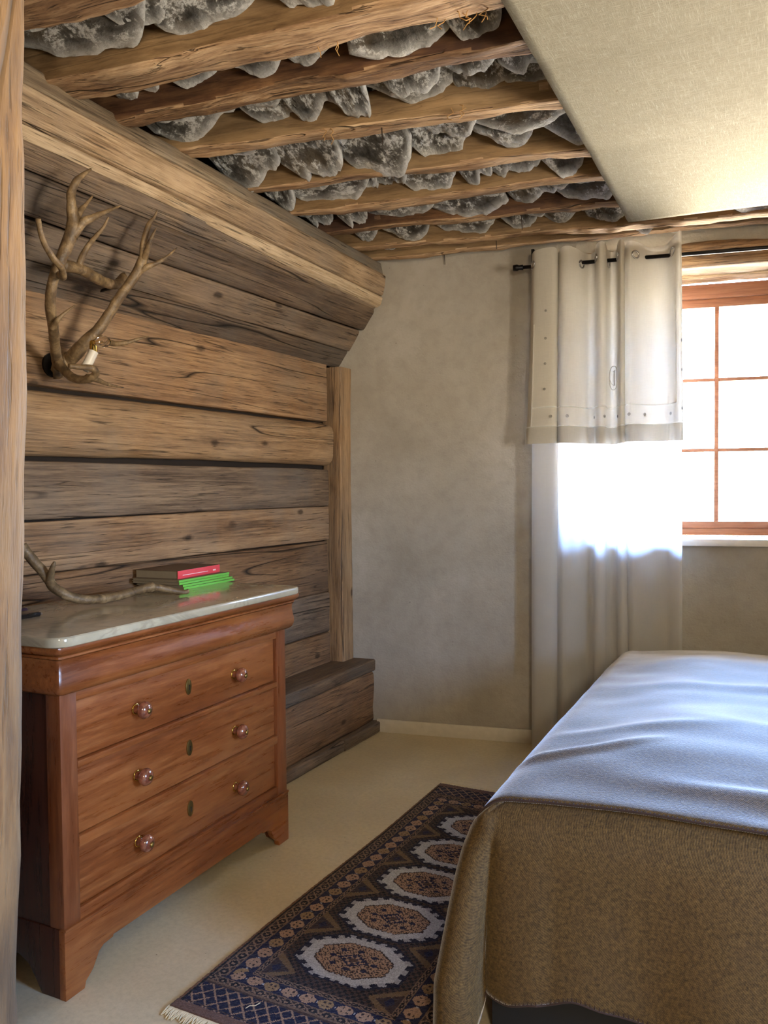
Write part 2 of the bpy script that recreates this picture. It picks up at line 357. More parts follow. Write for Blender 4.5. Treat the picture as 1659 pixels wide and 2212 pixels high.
# ------------------------------------------------------------------ mesh helpers
class MB:
    def __init__(s): s.v = []; s.f = []; s.a = []
    def add(s, vs, fs, a=None):
        b = len(s.v); s.v += [tuple(x) for x in vs]; s.f += [tuple(i + b for i in f) for f in fs]
        s.a += list(a) if a else [0.0] * len(vs)
        return s
    def box(s, lo, hi):
        (a, b, c), (d, e, f) = lo, hi
        return s.add([(a, b, c), (d, b, c), (d, e, c), (a, e, c), (a, b, f), (d, b, f), (d, e, f), (a, e, f)],
                     [(0, 3, 2, 1), (4, 5, 6, 7), (0, 1, 5, 4), (1, 2, 6, 5), (2, 3, 7, 6), (3, 0, 4, 7)])
    def loft(s, rings, cap=True, closed=True):
        m = len(rings[0]); vs = [p for r in rings for p in r]; fs = []
        for i in range(len(rings) - 1):
            for j in range(m if closed else m - 1):
                k = (j + 1) % m
                fs.append((i * m + j, i * m + k, (i + 1) * m + k, (i + 1) * m + j))
        if cap and closed:
            fs.append(tuple(range(m - 1, -1, -1))); fs.append(tuple((len(rings) - 1) * m + j for j in range(m)))
        return s.add(vs, fs)
    def grid(s, fn, nu, nv):
        vs = [fn(i / nu, j / nv) for j in range(nv + 1) for i in range(nu + 1)]
        fs = [(j * (nu + 1) + i, j * (nu + 1) + i + 1, (j + 1) * (nu + 1) + i + 1, (j + 1) * (nu + 1) + i) for j in range(nv) for i in range(nu)]
        return s.add(vs, fs)
    def tube(s, pts, rad, n=10, wob=0.0):
        P = [Vector(p) for p in pts]; rings = []
        up = Vector((.13, .21, .97))
        t0 = (P[1] - P[0]).normalized(); ref = t0.cross(up).normalized()
        for i, p in enumerate(P):
            t = (P[min(i + 1, len(P) - 1)] - P[max(i - 1, 0)]).normalized()
            ref = (ref - t * ref.dot(t)).normalized(); q = t.cross(ref)
            r = rad[i] if hasattr(rad, '__len__') else rad
            ring = []
            for j in range(n):
                a = 2 * math.pi * j / n
                rr = r * (1 + wob * noise.noise(Vector((p.x * 40 + j * 1.7, p.y * 40, p.z * 40))))
                ring.append(p + (ref * math.cos(a) + q * math.sin(a)) * rr)
            rings.append(ring)
        return s.loft(rings)
    def lathe(s, prof, n=20, at=(0, 0, 0), ax='z', sx=1.0, sy=1.0):
        rings = []
        for r, h in prof:
            ring = []
            for j in range(n):
                a = 2 * math.pi * j / n; c, d = r * math.cos(a) * sx, r * math.sin(a) * sy
                p = {'z': (c, d, h), 'y': (c, h, d), 'x': (h, c, d)}[ax]
                ring.append(tuple(p[i] + at[i] for i in range(3)))
            rings.append(ring)
        return s.loft(rings)
    def build(s, name, mat, parent=None, smooth=False, bevel=0.0, mw=None, attr=None, ang=40):
        me = bpy.data.meshes.new(name); me.from_pydata(s.v, [], s.f); me.update()
        if mat: me.materials.append(M[mat] if isinstance(mat, str) else mat)
        if attr:
            a = me.attributes.new(attr, 'FLOAT', 'POINT'); a.data.foreach_set('value', s.a)
        import bmesh
        bm = bmesh.new(); bm.from_mesh(me); bmesh.ops.recalc_face_normals(bm, faces=bm.faces)
        if bevel:
            bmesh.ops.bevel(bm, geom=[e for e in bm.edges if len(e.link_faces) == 2 and e.calc_face_angle(0) > .6], offset=bevel, segments=2, affect='EDGES', profile=.6)
        bm.to_mesh(me); bm.free()
        o = bpy.data.objects.new(name, me); COL.objects.link(o)
        if smooth: me.shade_smooth() if smooth is True else None
        if smooth == 'auto' or bevel: me.set_sharp_from_angle(angle=math.radians(ang)) if False else shade(me, ang)
        if parent: o.parent = parent
        if mw is not None: o.matrix_local = mw
        return o
def shade(me, ang):
    me.shade_smooth(); me.set_sharp_from_angle(angle=math.radians(ang))
def tag(o, label=None, cat=None, group=None, kind=None):
    for k, v in (('label', label), ('category', cat), ('group', group), ('kind', kind)):
        if v: o[k] = v
    return o
def empty(name, mw, label, cat, group=None):
    o = bpy.data.objects.new(name, None); COL.objects.link(o); o.empty_display_size = .1
    o.matrix_world = mw if isinstance(mw, Matrix) else Matrix.Translation(mw)
    return tag(o, label, cat, group)
def catmull(P, n=6):
    P = [Vector(p) for p in P]; out = []
    for i in range(len(P) - 1):
        a, b, c, d = P[max(i - 1, 0)], P[i], P[i + 1], P[min(i + 2, len(P) - 1)]
        for j in range(n):
            t = j / n
            out.append(.5 * ((2 * b) + (c - a) * t + (2 * a - 5 * b + 4 * c - d) * t * t + (3 * b - a - 3 * c + d) * t ** 3))
    out.append(P[-1]); return out
def nz(x, y, z): return noise.noise(Vector((x, y, z)))
def frame(p0, p1, up=(0, 0, 1)):
    p0, p1, up = Vector(p0), Vector(p1), Vector(up)
    x = (p1 - p0).normalized(); z = (up - x * up.dot(x)).normalized(); y = z.cross(x)
    return Matrix(((x.x, y.x, z.x, p0.x), (x.y, y.y, z.y, p0.y), (x.z, y.z, z.z, p0.z), (0, 0, 0, 1)))
_seed = [0.0]
def rrect(w, h, r, per=4, nw=4, nh=3):
    """rounded rectangle ring, centred, w along y, h along z"""
    r = min(r, w * .49, h * .49); pts = []
    C = [(w / 2 - r, h / 2 - r, 0), (-w / 2 + r, h / 2 - r, 90), (-w / 2 + r, -h / 2 + r, 180), (w / 2 - r, -h / 2 + r, 270)]
    for i, (cy, cz, a0) in enumerate(C):
        for j in range(per + 1):
            a = math.radians(a0 + 90 * j / per); pts.append((cy + r * math.cos(a), cz + r * math.sin(a)))
        ny, nzz, na = C[(i + 1) % 4]; a = math.radians(na)
        e = (ny + r * math.cos(a), nzz + r * math.sin(a)); s = pts[-1]; k = nw if i % 2 == 0 else nh
        for j in range(1, k + 1): pts.append((s[0] + (e[0] - s[0]) * j / (k + 1), s[1] + (e[1] - s[1]) * j / (k + 1)))
    return pts
def timber(name, p0, p1, w, h, mat, parent=None, up=(0, 0, 1), r=.015, amp=.004, freq=7.0, along=1.6, seg=.05, prof=None, taper=0.0, bow=0.0, per=3):
    """hewn timber from p0 to p1, local X is the grain; w across, h along up; returns the object"""
    L = (Vector(p1) - Vector(p0)).length; n = max(4, int(L / seg)); base = prof or rrect(w, h, r, per)
    _seed[0] += 13.7; sd = _seed[0]; rings = []
    for i in range(n + 1):
        t = i / n; x = t * L; ring = []
        for (y, z) in base:
            d = nz(x * along, y * freq + sd, z * freq) * amp * 1.6 + nz(x * along * 5, y * freq * 3 + sd, z * freq * 3 + 5) * amp * .55
            q = math.hypot(y, z) or 1; sc = 1 + taper * (t - .5)
            yy = y * sc + y / q * d; zz = z * sc + z / q * d
            yy += bow * nz(x * .8, sd, 1.0); zz += bow * nz(x * .8, sd, 9.0)
            ring.append((x, yy, zz))
        rings.append(ring)
    o = MB().loft(rings).build(name, mat, parent, mw=frame(p0, p1, up)); shade(o.data, 50)
    return o

# ------------------------------------------------------------------ room shell
fl = MB().box((-2.75, -2.05, -.12), (2.05, 5.3, 0)).build('floor', 'floor'); tag(fl, 'smooth beige speckled floor', kind='structure')

wb = MB()
for lo, hi in (((-.62, 0, 0), (WS0, .42, 2.9)), ((WS1, 0, 0), (4.1, .42, 2.9)), ((WS0, 0, 0), (WS1, .42, WZ0)), ((WS0, .02, 2.552), (WS1, .42, 2.9))):
    wb.box(lo, hi)
wall_back = wb.build('wall_back', 'plaster', mw=BACK); tag(wall_back, 'grey lime plastered wall around the window', kind='structure')
tag(MB().box((2.0, -2.05, 0), (2.3, .8, 2.9)).box((2.0, 1.6, 0), (2.3, 5.3, 2.9)).box((2.0, .8, 0), (2.3, 1.6, .95)).box((2.0, .8, 1.95), (2.3, 1.6, 2.9)).build('wall_right', 'plaster'),
    'plain grey plastered side wall', kind='structure')
tag(MB().box((-2.75, -2.3, 0), (2.3, -2.0, 2.9)).build('wall_front', 'plaster'),
    'plain grey plastered wall opposite the timber corner', kind='structure')
def added_window(name, mw, w_, h_):
    """frame in local X (width) / Z (height), thickness along Y"""
    fr = MB()
    for lo, hi in (((-w_ / 2, -.03, 0), (-w_ / 2 + .07, .03, h_)), ((w_ / 2 - .07, -.03, 0), (w_ / 2, .03, h_)), ((-w_ / 2 + .07, -.03, 0), (w_ / 2 - .07, .03, .07)),
                   ((-w_ / 2 + .07, -.03, h_ - .07), (w_ / 2 - .07, .03, h_)), ((-.04, -.03, .07), (.04, .03, h_ - .07))): fr.box(lo, hi)
    o = fr.build(name, 'winwood', mw=mw); tag(o, 'added larch casement window, unseen, for fill light', kind='structure')
    for s in (-1, 1):
        a, b = sorted((s * .04, s * (w_ / 2 - .07)))
        MB().box((a, -.004, .07), (b, .004, h_ - .07)).build('pane', 'glass', o)  # panes of the added window
added_window('fill_window', Matrix.Translation((2.12, 1.2, .95)) @ Matrix.Rotation(math.pi / 2, 4, 'Z'), .8, 1.0)  # added window out of view, lets in fill light from the side

# left timber wall
WX = -2.35
wall_left = MB().box((-2.62, -2.05, 0), (WX - .05, 4.25, 2.9)).build('wall_left', 'gap'); tag(wall_left, 'wall of aged horizontal timbers', kind='structure')
def wall_board(z0, z1, mat, prot=0.0, y0=.72, y1=3.868, r=.012, amp=.004, thick=.07, name='plank'):
    h = z1 - z0; zc = (z0 + z1) / 2; xc = WX + prot - thick / 2
    return timber(name, (xc, y0, zc), (xc, y1, zc), thick, h - .004, mat, wall_left, r=r, amp=amp, along=1.3)
wall_board(1.722, 2.05, 'board', 0.0, r=.010)
wall_board(1.486, 1.712, 'log', .034, r=.05, amp=.006, thick=.11, y1=3.872, name='log')
wall_board(1.262, 1.466, 'board_grey', .004)
wall_board(1.078, 1.262, 'board', .0, r=.008, y1=3.872)
wall_board(.790, 1.076, 'board_brown', -.006)
wall_board(.572, .790, 'board_grey', .002)
wall_board(.385, .572, 'board_brown', .004)
# sloping boards above, leaning into the room
SL0 = Vector((WX, 0, 2.035)); SLD = Vector((.245, 0, .345)).normalized(); SLN = Vector((SLD.z, 0, -SLD.x))
def slope_board(a, b, mat, prot, y0=.72, y1=4.0, r=.010):
    c = SL0 + SLD * ((a + b) / 2) + SLN * (prot - .035)
    timber('plank', (c.x, y0, c.z), (c.x, y1, c.z), .07, (b - a) - .004, mat, wall_left, up=SLD, r=r, amp=.004, along=1.3)
slope_board(-.012, .105, 'board_dark', .0, y1=4.0)
slope_board(.105, .235, 'board_grey', .004, y1=4.0)
slope_board(.237, .375, 'board_dark', .016, y1=4.008, r=.02)
_c0 = SL0 + SLD * .424 + SLN * -.037; _c1 = SL0 + SLD * .400 + SLN * -.037
timber('plank', (_c0.x, .72, _c0.z), (_c1.x, 4.02, _c1.z), .07, .080, 'board_grey', wall_left, up=SLD, r=.010, amp=.003, along=1.3)
# wall plate beam under the rafters
def beam_piece(name, pts, mat, amp):
    q = []
    for i in range(len(pts)):
        a, b = pts[i], pts[(i + 1) % len(pts)]
        for j in range(3): q.append((-(a[0] + (b[0] - a[0]) * j / 3), a[1] + (b[1] - a[1]) * j / 3))
    timber(name, (-2.198, .3, 2.552), (-2.213, 4.035, 2.468), 0, 0, mat, wall_left, prof=q, amp=amp, freq=5, along=1.5)
beam_piece('wall_beam', [(-.13, -.058), (.118, -.058), (.128, -.052), (.138, .0), (.139, .044), (.132, .052), (-.13, .052)], 'beam', .005)
beam_piece('beam_lip', [(-.13, -.112), (.092, -.116), (.112, -.106), (.124, -.070), (.118, -.063), (-.13, -.063)], 'beam_pale', .004)
beam_piece('beam_cap', [(-.13, .057), (.122, .057), (.127, .063), (.116, .120), (.106, .128), (-.13, .128)], 'beam_grey', .005)
timber('corner_post', (-2.335, 3.945, .405), (-2.335, 3.945, 2.02), .115, .12, 'log', wall_left, up=(1, 0, 0), r=.008, amp=.004)
# ledge at the foot of the wall
timber('ledge_cap', (-2.27, 2.74, .372), (-2.27, 4.03, .372), .235, .066, 'ledge', wall_left, r=.012, amp=.006)
timber('ledge_log', (-2.27, 2.74, .195), (-2.27, 4.03, .195), .215, .285, 'board_brown', wall_left, r=.02, amp=.007)
timber('kick_board', (-2.155, 2.74, .028), (-2.155, 3.64, .028), .05, .056, 'board_grey', wall_left, r=.008, amp=.003)
timber('kick_board', (-2.150, 3.645, .030), (-2.150, 4.04, .030), .055, .060, 'board_grey', wall_left, r=.008, amp=.003)

bb = MB().box((-.225, -.014, 0), (WS0 + 1.9, 0, .072)).build('baseboard_back', 'white_paint', bevel=.003, mw=BACK); tag(bb, 'low off-white skirting board below the plaster', kind='structure')

# partition with the rough post in the foreground
tag(MB().box((-2.36, .46, 0), (-1.0, .60, 2.9)).build('wall_partition', 'board_dark'), 'short dark timber partition behind the rough post', kind='structure')
timber('post_tmp', (-.914, .535, -.0), (-.757, .535, 2.60), .17, .15, 'post', None, up=(1, 0, 0), r=.022, amp=.008, freq=9, along=2.2, seg=.03)
post = bpy.data.objects['post_tmp']; post.name = 'timber_post'
tag(post, 'rough weathered timber post standing at the end of the partition', 'post')

# ------------------------------------------------------------------ ceiling: rafters and stone slabs
ceil = MB().box((-2.75, -2.3, 2.9), (2.3, 5.5, 3.0)).build('ceiling', 'gap'); tag(ceil, 'rafters carrying rough grey stone slabs', kind='structure')
# (y of far lower edge at x=-2.09, at x=-0.75, width, height, bottom z, material)
RAF = [(-1.15, -1.0, .12, .13, 2.66, 'rafter'), (-.62, -.46, .12, .13, 2.66, 'rafter'), (-.1, .06, .12, .13, 2.655, 'rafter'), (.42, .57, .12, .13, 2.65, 'rafter'),
       (.98, 1.13, .13, .13, 2.65, 'rafter'),
       (1.60, 1.74, .14, .13, 2.63, 'rafter_dark'),
       (1.945, 2.115, .145, .14, 2.615, 'rafter'), (2.175, 2.35, .085, .15, 2.612, 'rafter_dark'), (2.485, 2.73, .085, .135, 2.608, 'rafter'),
       (2.915, 3.15, .085, .135, 2.604, 'rafter'), (3.22, 3.41, .075, .12, 2.602, 'rafter'), (3.535, 3.805, .06, .125, 2.602, 'rafter_dark'),
       (3.842, 4.12, .06, .125, 2.602, 'rafter'), (4.005, 4.285, .06, .12, 2.60, 'rafter')]
def raf_y(i, x):
    a, b = RAF[i][:2]; return a + (b - a) * (x + 2.09) / 1.34
rafters = []
for i, (ya, yb, rw, rh, zb, mt) in enumerate(RAF):
    x0, x1 = -2.40, 2.2
    o = timber('rafter', (x0, raf_y(i, x0) - rw / 2, zb + rh / 2), (x1, raf_y(i, x1) - rw / 2, zb + rh / 2), rw, rh, mt, ceil, r=.016, amp=.013, freq=11, along=3.2, seg=.03, bow=.014, per=3)
    o.data.materials.append(M['rafter_flank_dark' if mt == 'rafter_dark' else 'rafter_flank'])  # sides get the shade-darkened wood, undersides keep the paler hewn wood
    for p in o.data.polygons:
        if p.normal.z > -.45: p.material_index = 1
    rafters.append(o)

def slab_mesh(idx):
    rr = random.Random(100 + idx); nx, ny = 22, 12; sd = idx * 9.1
    def outline(u):  # lower edge of the slab, 0..1 in length
        e = abs(2 * u - 1) ** (2.0 + rr_p)
        return 1 - e * rr_d + .20 * nz(u * 2.3, sd, 0) + .06 * nz(u * 6, sd, 3) + .02 * nz(u * 15, sd, 8)
    rr_p = rr.uniform(0, 2.5); rr_d = rr.uniform(.12, .42)
    mb = MB(); top = []; bot = []
    for j in range(ny + 1):
        for i in range(nx + 1):
            u, v = i / nx, j / ny
            x = (u - .5) * (1 + .10 * nz(v * 2, sd, 7)); y = v * outline(u)
            edge = min(u, 1 - u, (1 - v)) ; ed = max(0, 1 - edge / .12)
            tz = .5 - .22 * ed ** 2
            b = .45 * nz(x * 2.5, y * 2.5, sd) + .22 * nz(x * 8, y * 8, sd + 4) + .14 * nz(x * 18, y * 18, sd)
            top.append((x, y, tz + b * .6)); bot.append((x, y, -tz + b))
    N = (nx + 1) * (ny + 1)
    rim = []
    for j in range(ny + 1):
        for i in range(nx + 1):
            rim.append(1.0 if j == ny else (.35 if j == ny - 1 else (.5 if i in (0, nx) and j > 2 else 0.0)))
    vs = top + bot; fs = []
    q = lambda i, j: j * (nx + 1) + i
    for j in range(ny):
        for i in range(nx):
            fs.append((q(i, j), q(i + 1, j), q(i + 1, j + 1), q(i, j + 1)))
            fs.append(tuple(N + k for k in (q(i, j + 1), q(i + 1, j + 1), q(i + 1, j), q(i, j))))
    for i in range(nx):
        fs.append((q(i, ny), q(i + 1, ny), N + q(i + 1, ny), N + q(i, ny))); fs.append((q(i + 1, 0), q(i, 0), N + q(i, 0), N + q(i + 1, 0)))
    for j in range(ny):
        fs.append((q(0, j), q(0, j + 1), N + q(0, j + 1), N + q(0, j))); fs.append((q(nx, j + 1), q(nx, j), N + q(nx, j), N + q(nx, j + 1)))
    mb.add(vs, fs, rim + rim)
    o = mb.build('stone_slab', 'stone', attr='rim'); me = o.data; shade(me, 60)
    bpy.data.objects.remove(o); return me
SLABS = [slab_mesh(i) for i in range(12)]
def put_slab(top_p, low_p, width, thick, roll=0.0):
    t, l = Vector(top_p), Vector(low_p); y = (l - t); L = y.length; y.normalize()
    x = Vector((1, .12, roll)); x = (x - y * x.dot(y)).normalized(); z = x.cross(y)
    o = bpy.data.objects.new('stone_slab', R.choice(SLABS)); COL.objects.link(o); o.parent = ceil
    m = Matrix(((x.x * width, y.x * L, z.x * thick, t.x), (x.y * width, y.y * L, z.y * thick, t.y), (x.z * width, y.z * L, z.z * thick, t.z), (0, 0, 0, 1)))
    o.matrix_local = m
for i in range(3, len(RAF) - 1):
    xa = -2.16; xb = -.58 if i < len(RAF) - 3 else .75
    if i == 3: xb = -1.2
    for row in range(2):
        x = xa + R.uniform(0, .1)
        while x < xb:
            wd = R.choice((.14, .17, .20, .24, .29, .36)) * R.uniform(.9, 1.1) * (1.1 if i < 7 else .95); xc = x + wd / 2
            yn = raf_y(i, xc) - RAF[i][2] * .5; yf = raf_y(i + 1, xc) - RAF[i + 1][2] - .012
            zr = RAF[i + 1][4]
            if row == 0:
                tp = (xc, yn - .02, zr + .215 + R.uniform(0, .02)); lp = (xc + R.uniform(-.03, .03), yf + .01, zr + (.058 if i < 8 else .040) + R.uniform(-.028, .03))
            else:
                tp = (xc, yn - .02, zr + .20 + R.uniform(0, .02)); lp = (xc + R.uniform(-.03, .03), yn + (yf - yn) * R.uniform(.58, .8), zr + .070 + R.uniform(-.015, .03))
            put_slab(tp, lp, wd * R.uniform(1.1, 1.35), R.uniform(.022, .040), R.uniform(-.2, .2))
            x += wd
for i in range(9):   # slabs over the window lintel
    xc = -1.0 + i * .2
    p = bw((xc + 1.922) / .98, 0, 0)
    put_slab((p.x, p.y - .22, 2.76), (p.x, p.y + .03, 2.63 + R.uniform(0, .03)), .25, .04, R.uniform(-.1, .1))
# nails and straw hanging from the rafters
for (x, y, z, h) in ((-1.33, 2.57, 2.605, .055), (-1.42, 3.99, 2.60, .04), (-1.2, 3.72, 2.60, .05), (-1.75, 4.10, 2.60, .05)):
    MB().tube([(x, y, z + .03), (x + .002, y, z), (x + .004, y + .002, z - h)], [.0022, .0022, .0016], 6).build('nail', 'steel', ceil)
def straw(x, y, z, n):
    mb = MB()
    for k in range(n):
        p = Vector((x + R.uniform(-.03, .03), y + R.uniform(-.02, .02), z)); q = [p.copy()]
        for j in range(4):
            p = p + Vector((R.uniform(-.02, .02), R.uniform(-.012, .012), -R.uniform(.004, .018))); q.append(p.copy())
        mb.tube(q, .0014, 5)
    mb.build('straw', 'straw', ceil)
straw(-.86, 2.06, 2.63, 4); straw(-.78, 2.08, 2.63, 4); straw(-1.06, 2.58, 2.62, 3); straw(-1.5, 2.5, 2.62, 2); straw(-1.2, 2.02, 2.63, 3)

# ------------------------------------------------------------------ window in the back wall
win = MB()
FT = .33   # depth of the frame in the wall
Z_B, Z_T, S_L, S_R = 1.094, 2.418, .885, 2.255
for lo, hi in (((S_L, FT - .03, Z_B), (S_L + .075, FT + .04, Z_T)), ((S_R - .075, FT - .03, Z_B), (S_R, FT + .04, Z_T)),
               ((S_L + .075, FT - .03, Z_T - .075), (S_R - .075, FT + .04, Z_T)), ((S_L + .075, FT - .03, Z_B), (S_R - .075, FT + .04, Z_B + .035))): win.box(lo, hi)
window = win.build('window_1', 'winwood', bevel=.004, mw=BACK); tag(window, 'larch window with small panes and thin glazing bars', kind='structure')
SA, SB = S_L + .078, S_R - .078
MB().box((SA - .0028, FT - .012, 2.298), (SB + .0028, FT + .03, Z_T - .0752)).build('top_rail', 'winwood', window, bevel=.003)
MB().box((SA - .0028, FT - .012, Z_B + .0352), (SB + .0028, FT + .03, 1.168)).build('bottom_rail', 'winwood', window, bevel=.003)
bars = [1.262, 1.568, 1.874]; rows = [1.546, 1.918]
for s in bars: MB().box((s - .011, FT - .008, 1.168), (s + .011, FT + .02, 2.298)).build('glazing_bar', 'winwood', window, bevel=.003)
for z in rows: MB().box((SA, FT - .004, z - .009), (SB, FT + .018, z + .009)).build('glazing_bar', 'winwood', window, bevel=.002)
cs = [SA - .0028] + bars + [SB + .0028]; rs = [1.168] + rows + [2.298]
for i in range(4):
    for j in range(3):
        MB().box((cs[i] + (.011 if i else 0), FT + .004, rs[j] + (.009 if j else 0)), (cs[i + 1] - (.011 if i < 3 else 0), FT + .008, rs[j + 1] - (.009 if j < 2 else 0))).build('pane', 'glass', window)
MB().box((WS0 + .002, -.025, 1.058), (WS1 - .002, FT - .032, 1.094)).build('window_sill', 'sill', window, bevel=.006)
pa, pb = (WS0 - .22, WS1 + .3)
def lint(t, zc, wd, ht, mat='lintel'):
    a = Vector((pa, t, zc)); b = Vector((pb, t, zc))
    timber('lintel_log', a, b, wd, ht, mat, window, r=.03, amp=.01, freq=9, along=2.2)
lint(.095, 2.50, .17, .125, 'log'); lint(.25, 2.488, .15, .13)

# ------------------------------------------------------------------ canvas stretched under the ceiling
def canvas_fn(u, v):
    a = Vector((-.748, 3.885, 2.566)); b = Vector((-.64, .2, 2.590)); c = Vector((1.35, 4.09, 2.566)); d = Vector((1.42, .4, 2.590))
    p = (a * (1 - u) + c * u) * (1 - v) + (b * (1 - u) + d * u) * v
    e = min(u, 1 - u, v * 1.5, 1 - v) 
    z = -.012 * min(1, e * 6) + .004 * nz(p.x * 2, p.y * 2, 3)
    z += .004 * math.exp(-((v - .23 - u * .1) * 60) ** 2) * max(0, 1 - u * 3) + .004 * math.exp(-((v - .42 - u * .06) * 60) ** 2) * max(0, 1 - u * 2.4)
    return (p.x, p.y, p.z + z)
cm = MB().grid(canvas_fn, 70, 120)
cv = cm.build('ceiling_canvas', 'canvas'); shade(cv.data, 60)
sm = cv.modifiers.new('thickness', 'SOLIDIFY'); sm.thickness = .004
tag(cv, 'natural beige linen canvas stretched flat below the rafters over the bed', 'cloth')

# ------------------------------------------------------------------ curtain and rod
RT, RZ = -.125, 2.472
rod = empty('curtain_rod', bw(.6, RT, RZ), 'thin black iron curtain rod with bracket above the window', 'curtain rod')
rod.matrix_world = BACK
MB().tube([(.605, RT, RZ), (2.75, RT, RZ)], .0095, 12).build('rod', 'iron', rod, smooth=True)
MB().lathe([(0, -.05), (.015, -.05), (.017, -.03), (.012, -.02), (.014, .0), (0, .002)], 12, (.605, RT, RZ), 'x').build('finial', 'iron', rod, smooth=True)
for s in (.655, 2.70):
    MB().box((s - .008, RT - .012, RZ - .012), (s + .008, RT + .006, RZ + .085)).box((s - .008, RT + .006, RZ + .070), (s + .008, 0.0, RZ + .085)).build('bracket', 'iron', rod, bevel=.002)

CPX = [(1152, 1.0), (1160, 3), (1185, 4.2), (1206, 4), (1213, 1), (1209, -2.5), (1214, 1), (1222, 3.8), (1240, 4), (1262, 1), (1280, -3), (1293, -1), (1297, 3), (1307, 5), (1318, 4), (1322, 0), (1330, -2.5), (1341, -1), (1344, 3), (1351, 5.5), (1358, 4), (1360, 0), (1357, -2.5), (1362, 2), (1372, 4), (1392, 2.5), (1420, -1.8), (1448, -1.5), (1462, 2), (1474, 4), (1480, 3)]
def p2s(px): return .625 + (px - 1140) * .002158
CS = [(p.x, p.y) for p in catmull([(p2s(px), d * .0145, 0) for px, d in CPX], 6)]
NU = len(CS) - 1
SC = p2s(1320)
def fold(u):
    x = max(0, min(NU - 1e-6, u * NU)); i = int(x); t = x - i
    return (CS[i][0] * (1 - t) + CS[i + 1][0] * t, CS[i][1] * (1 - t) + CS[i + 1][1] * t)
def valance(u, v, off=0.0):
    s, d = fold(u)
    zt = 2.522 + .018 * max(0, d) / .05 + .035 * max(0, u - .86) / .14; zb = 1.572 + .006 * math.sin(u * 9)
    z = zt + (zb - zt) * v
    s = SC + (s - SC) * (1 + .035 * v) - .02 * v ** 2 * max(0, 1 - u * 9)
    d = d * (1 - .25 * v) + .006 * nz(s * 6, z * 3, 2) + .010 * v
    d += .03 * max(0, v - .86) / .14 * max(0, 1 - u * 8)
    return (s, RT - d - off, z)
def sheer(u, v):
    s, d = fold(u)
    z = 2.50 + (.012 - 2.50) * v
    k = .6 + .25 * math.sin(u * 5 + 1) * v
    s2 = SC + (s - SC) * (1.0 + .035 * v) + .012 * nz(u * 8, v * 1.3, 5) * v
    sm = (p2s(1155) + u * (p2s(1484) - p2s(1155)))
    s2 = s2 * (1 - .25 * v) + (SC + (sm - SC) * 1.04) * .25 * v
    return (s2, RT - d * k + .018 + .02 * nz(u * 10, v * 2.2, 8) * v, z)
cur = empty('curtain', bw(1, RT, 0), 'long white curtain with an embroidered linen valance hung from iron rod', 'curtain'); cur.matrix_world = BACK
o = MB().grid(sheer, NU, 60).build('curtain_panel', 'sheer', cur, smooth=True); o['label'] = 'thin white cotton panel reaching the floor'
o = MB().grid(lambda u, v: valance(u, v * .911), NU, 36).build('valance', 'linen', cur, smooth=True)
MB().grid(lambda u, v: valance(u, .911 + v * .089, .001 * (1 - v)), NU, 5).build('valance_hem', 'hem', cur, smooth=True)
def strip(us, vs, wdt, horiz=True):
    def fn(a, b):
        u = us[0] + (us[1] - us[0]) * a; v = vs[0] + (vs[1] - vs[0]) * a
        if horiz: return valance(u, v + wdt * (b - .5), .0035)
        return valance(u + wdt * (b - .5), v, .0035)
    return MB().grid(fn, 160 if horiz else 30, 1).build('embroidered_line', 'stitch', cur, smooth=True)
strip((.0, 1.0), (.911, .911), .005); strip((.035, .945), (.812, .812), .005)
strip((.035, .035), (.38, .911), .004, False); strip((.945, .945), (.34, .812), .004, False)
def rosette(u, v, r=.0075):
    c = Vector(valance(u, v, .004)); tu = (Vector(valance(min(1, u + .006), v, .004)) - c).normalized(); tv = Vector((0, 0, 1)); n_ = tu.cross(tv)
    mb = MB()
    for r0, r1 in ((r * .72, r), (0.0005, r * .36)):
        ring = [[c + (tu * math.cos(a) + tv * math.sin(a)) * q + n_ * h for q, h in ((r0, 0), (r0, .0012), (r1, .0012), (r1, 0))] for a in [2 * math.pi * k / 16 for k in range(17)]]
        mb.loft(ring, cap=False)
    mb.build('rosette', 'rosette', cur)
for u in (.26, .37, .46, .60, .79, .845, .915, .09): rosette(u, .862)
for v in (.32, .46, .59, .72): rosette(.07, v, .006)
for v in (.52, .66, .845): rosette(.985, v)
def monogram():
    uc, vc = .548, .655
    mb = MB()
    def P(x, y): return Vector(valance(uc + x, vc - y, .004))
    oval = [P(.030 * math.cos(a), .062 * math.sin(a)) for a in [2 * math.pi * k / 40 for k in range(41)]]
    mb.tube(oval, .0016, 5)
    mb.tube([P(-.004, .033), P(.004, .036), P(.012, .040)], .0016, 5); mb.tube([P(.004, .036), P(.003, 0), P(.004, -.040)], .0022, 5)
    mb.tube([P(.004, -.040), P(-.012, -.030), P(-.024, -.012)], .0014, 5)
    mb.build('monogram', 'monogram', cur)
monogram()
for u in (.02, .15, .305, .40, .51, .60, .82, .93):
    c = Vector(valance(u, .066, .002)); tu = (Vector(valance(min(1, u + .012), .066, .002)) - Vector(valance(max(0, u - .012), .066, .002))).normalized(); tv = Vector((0, 0, 1)); n_ = tu.cross(tv)
    ring = [[c + (tu * math.cos(a) + tv * math.sin(a)) * q + n_ * h for q, h in ((.014, -.002), (.014, .002), (.021, .002), (.021, -.002))] for a in [2 * math.pi * k / 20 for k in range(21)]]
    MB().loft(ring, cap=False).build('eyelet', 'metal', cur, smooth=True)

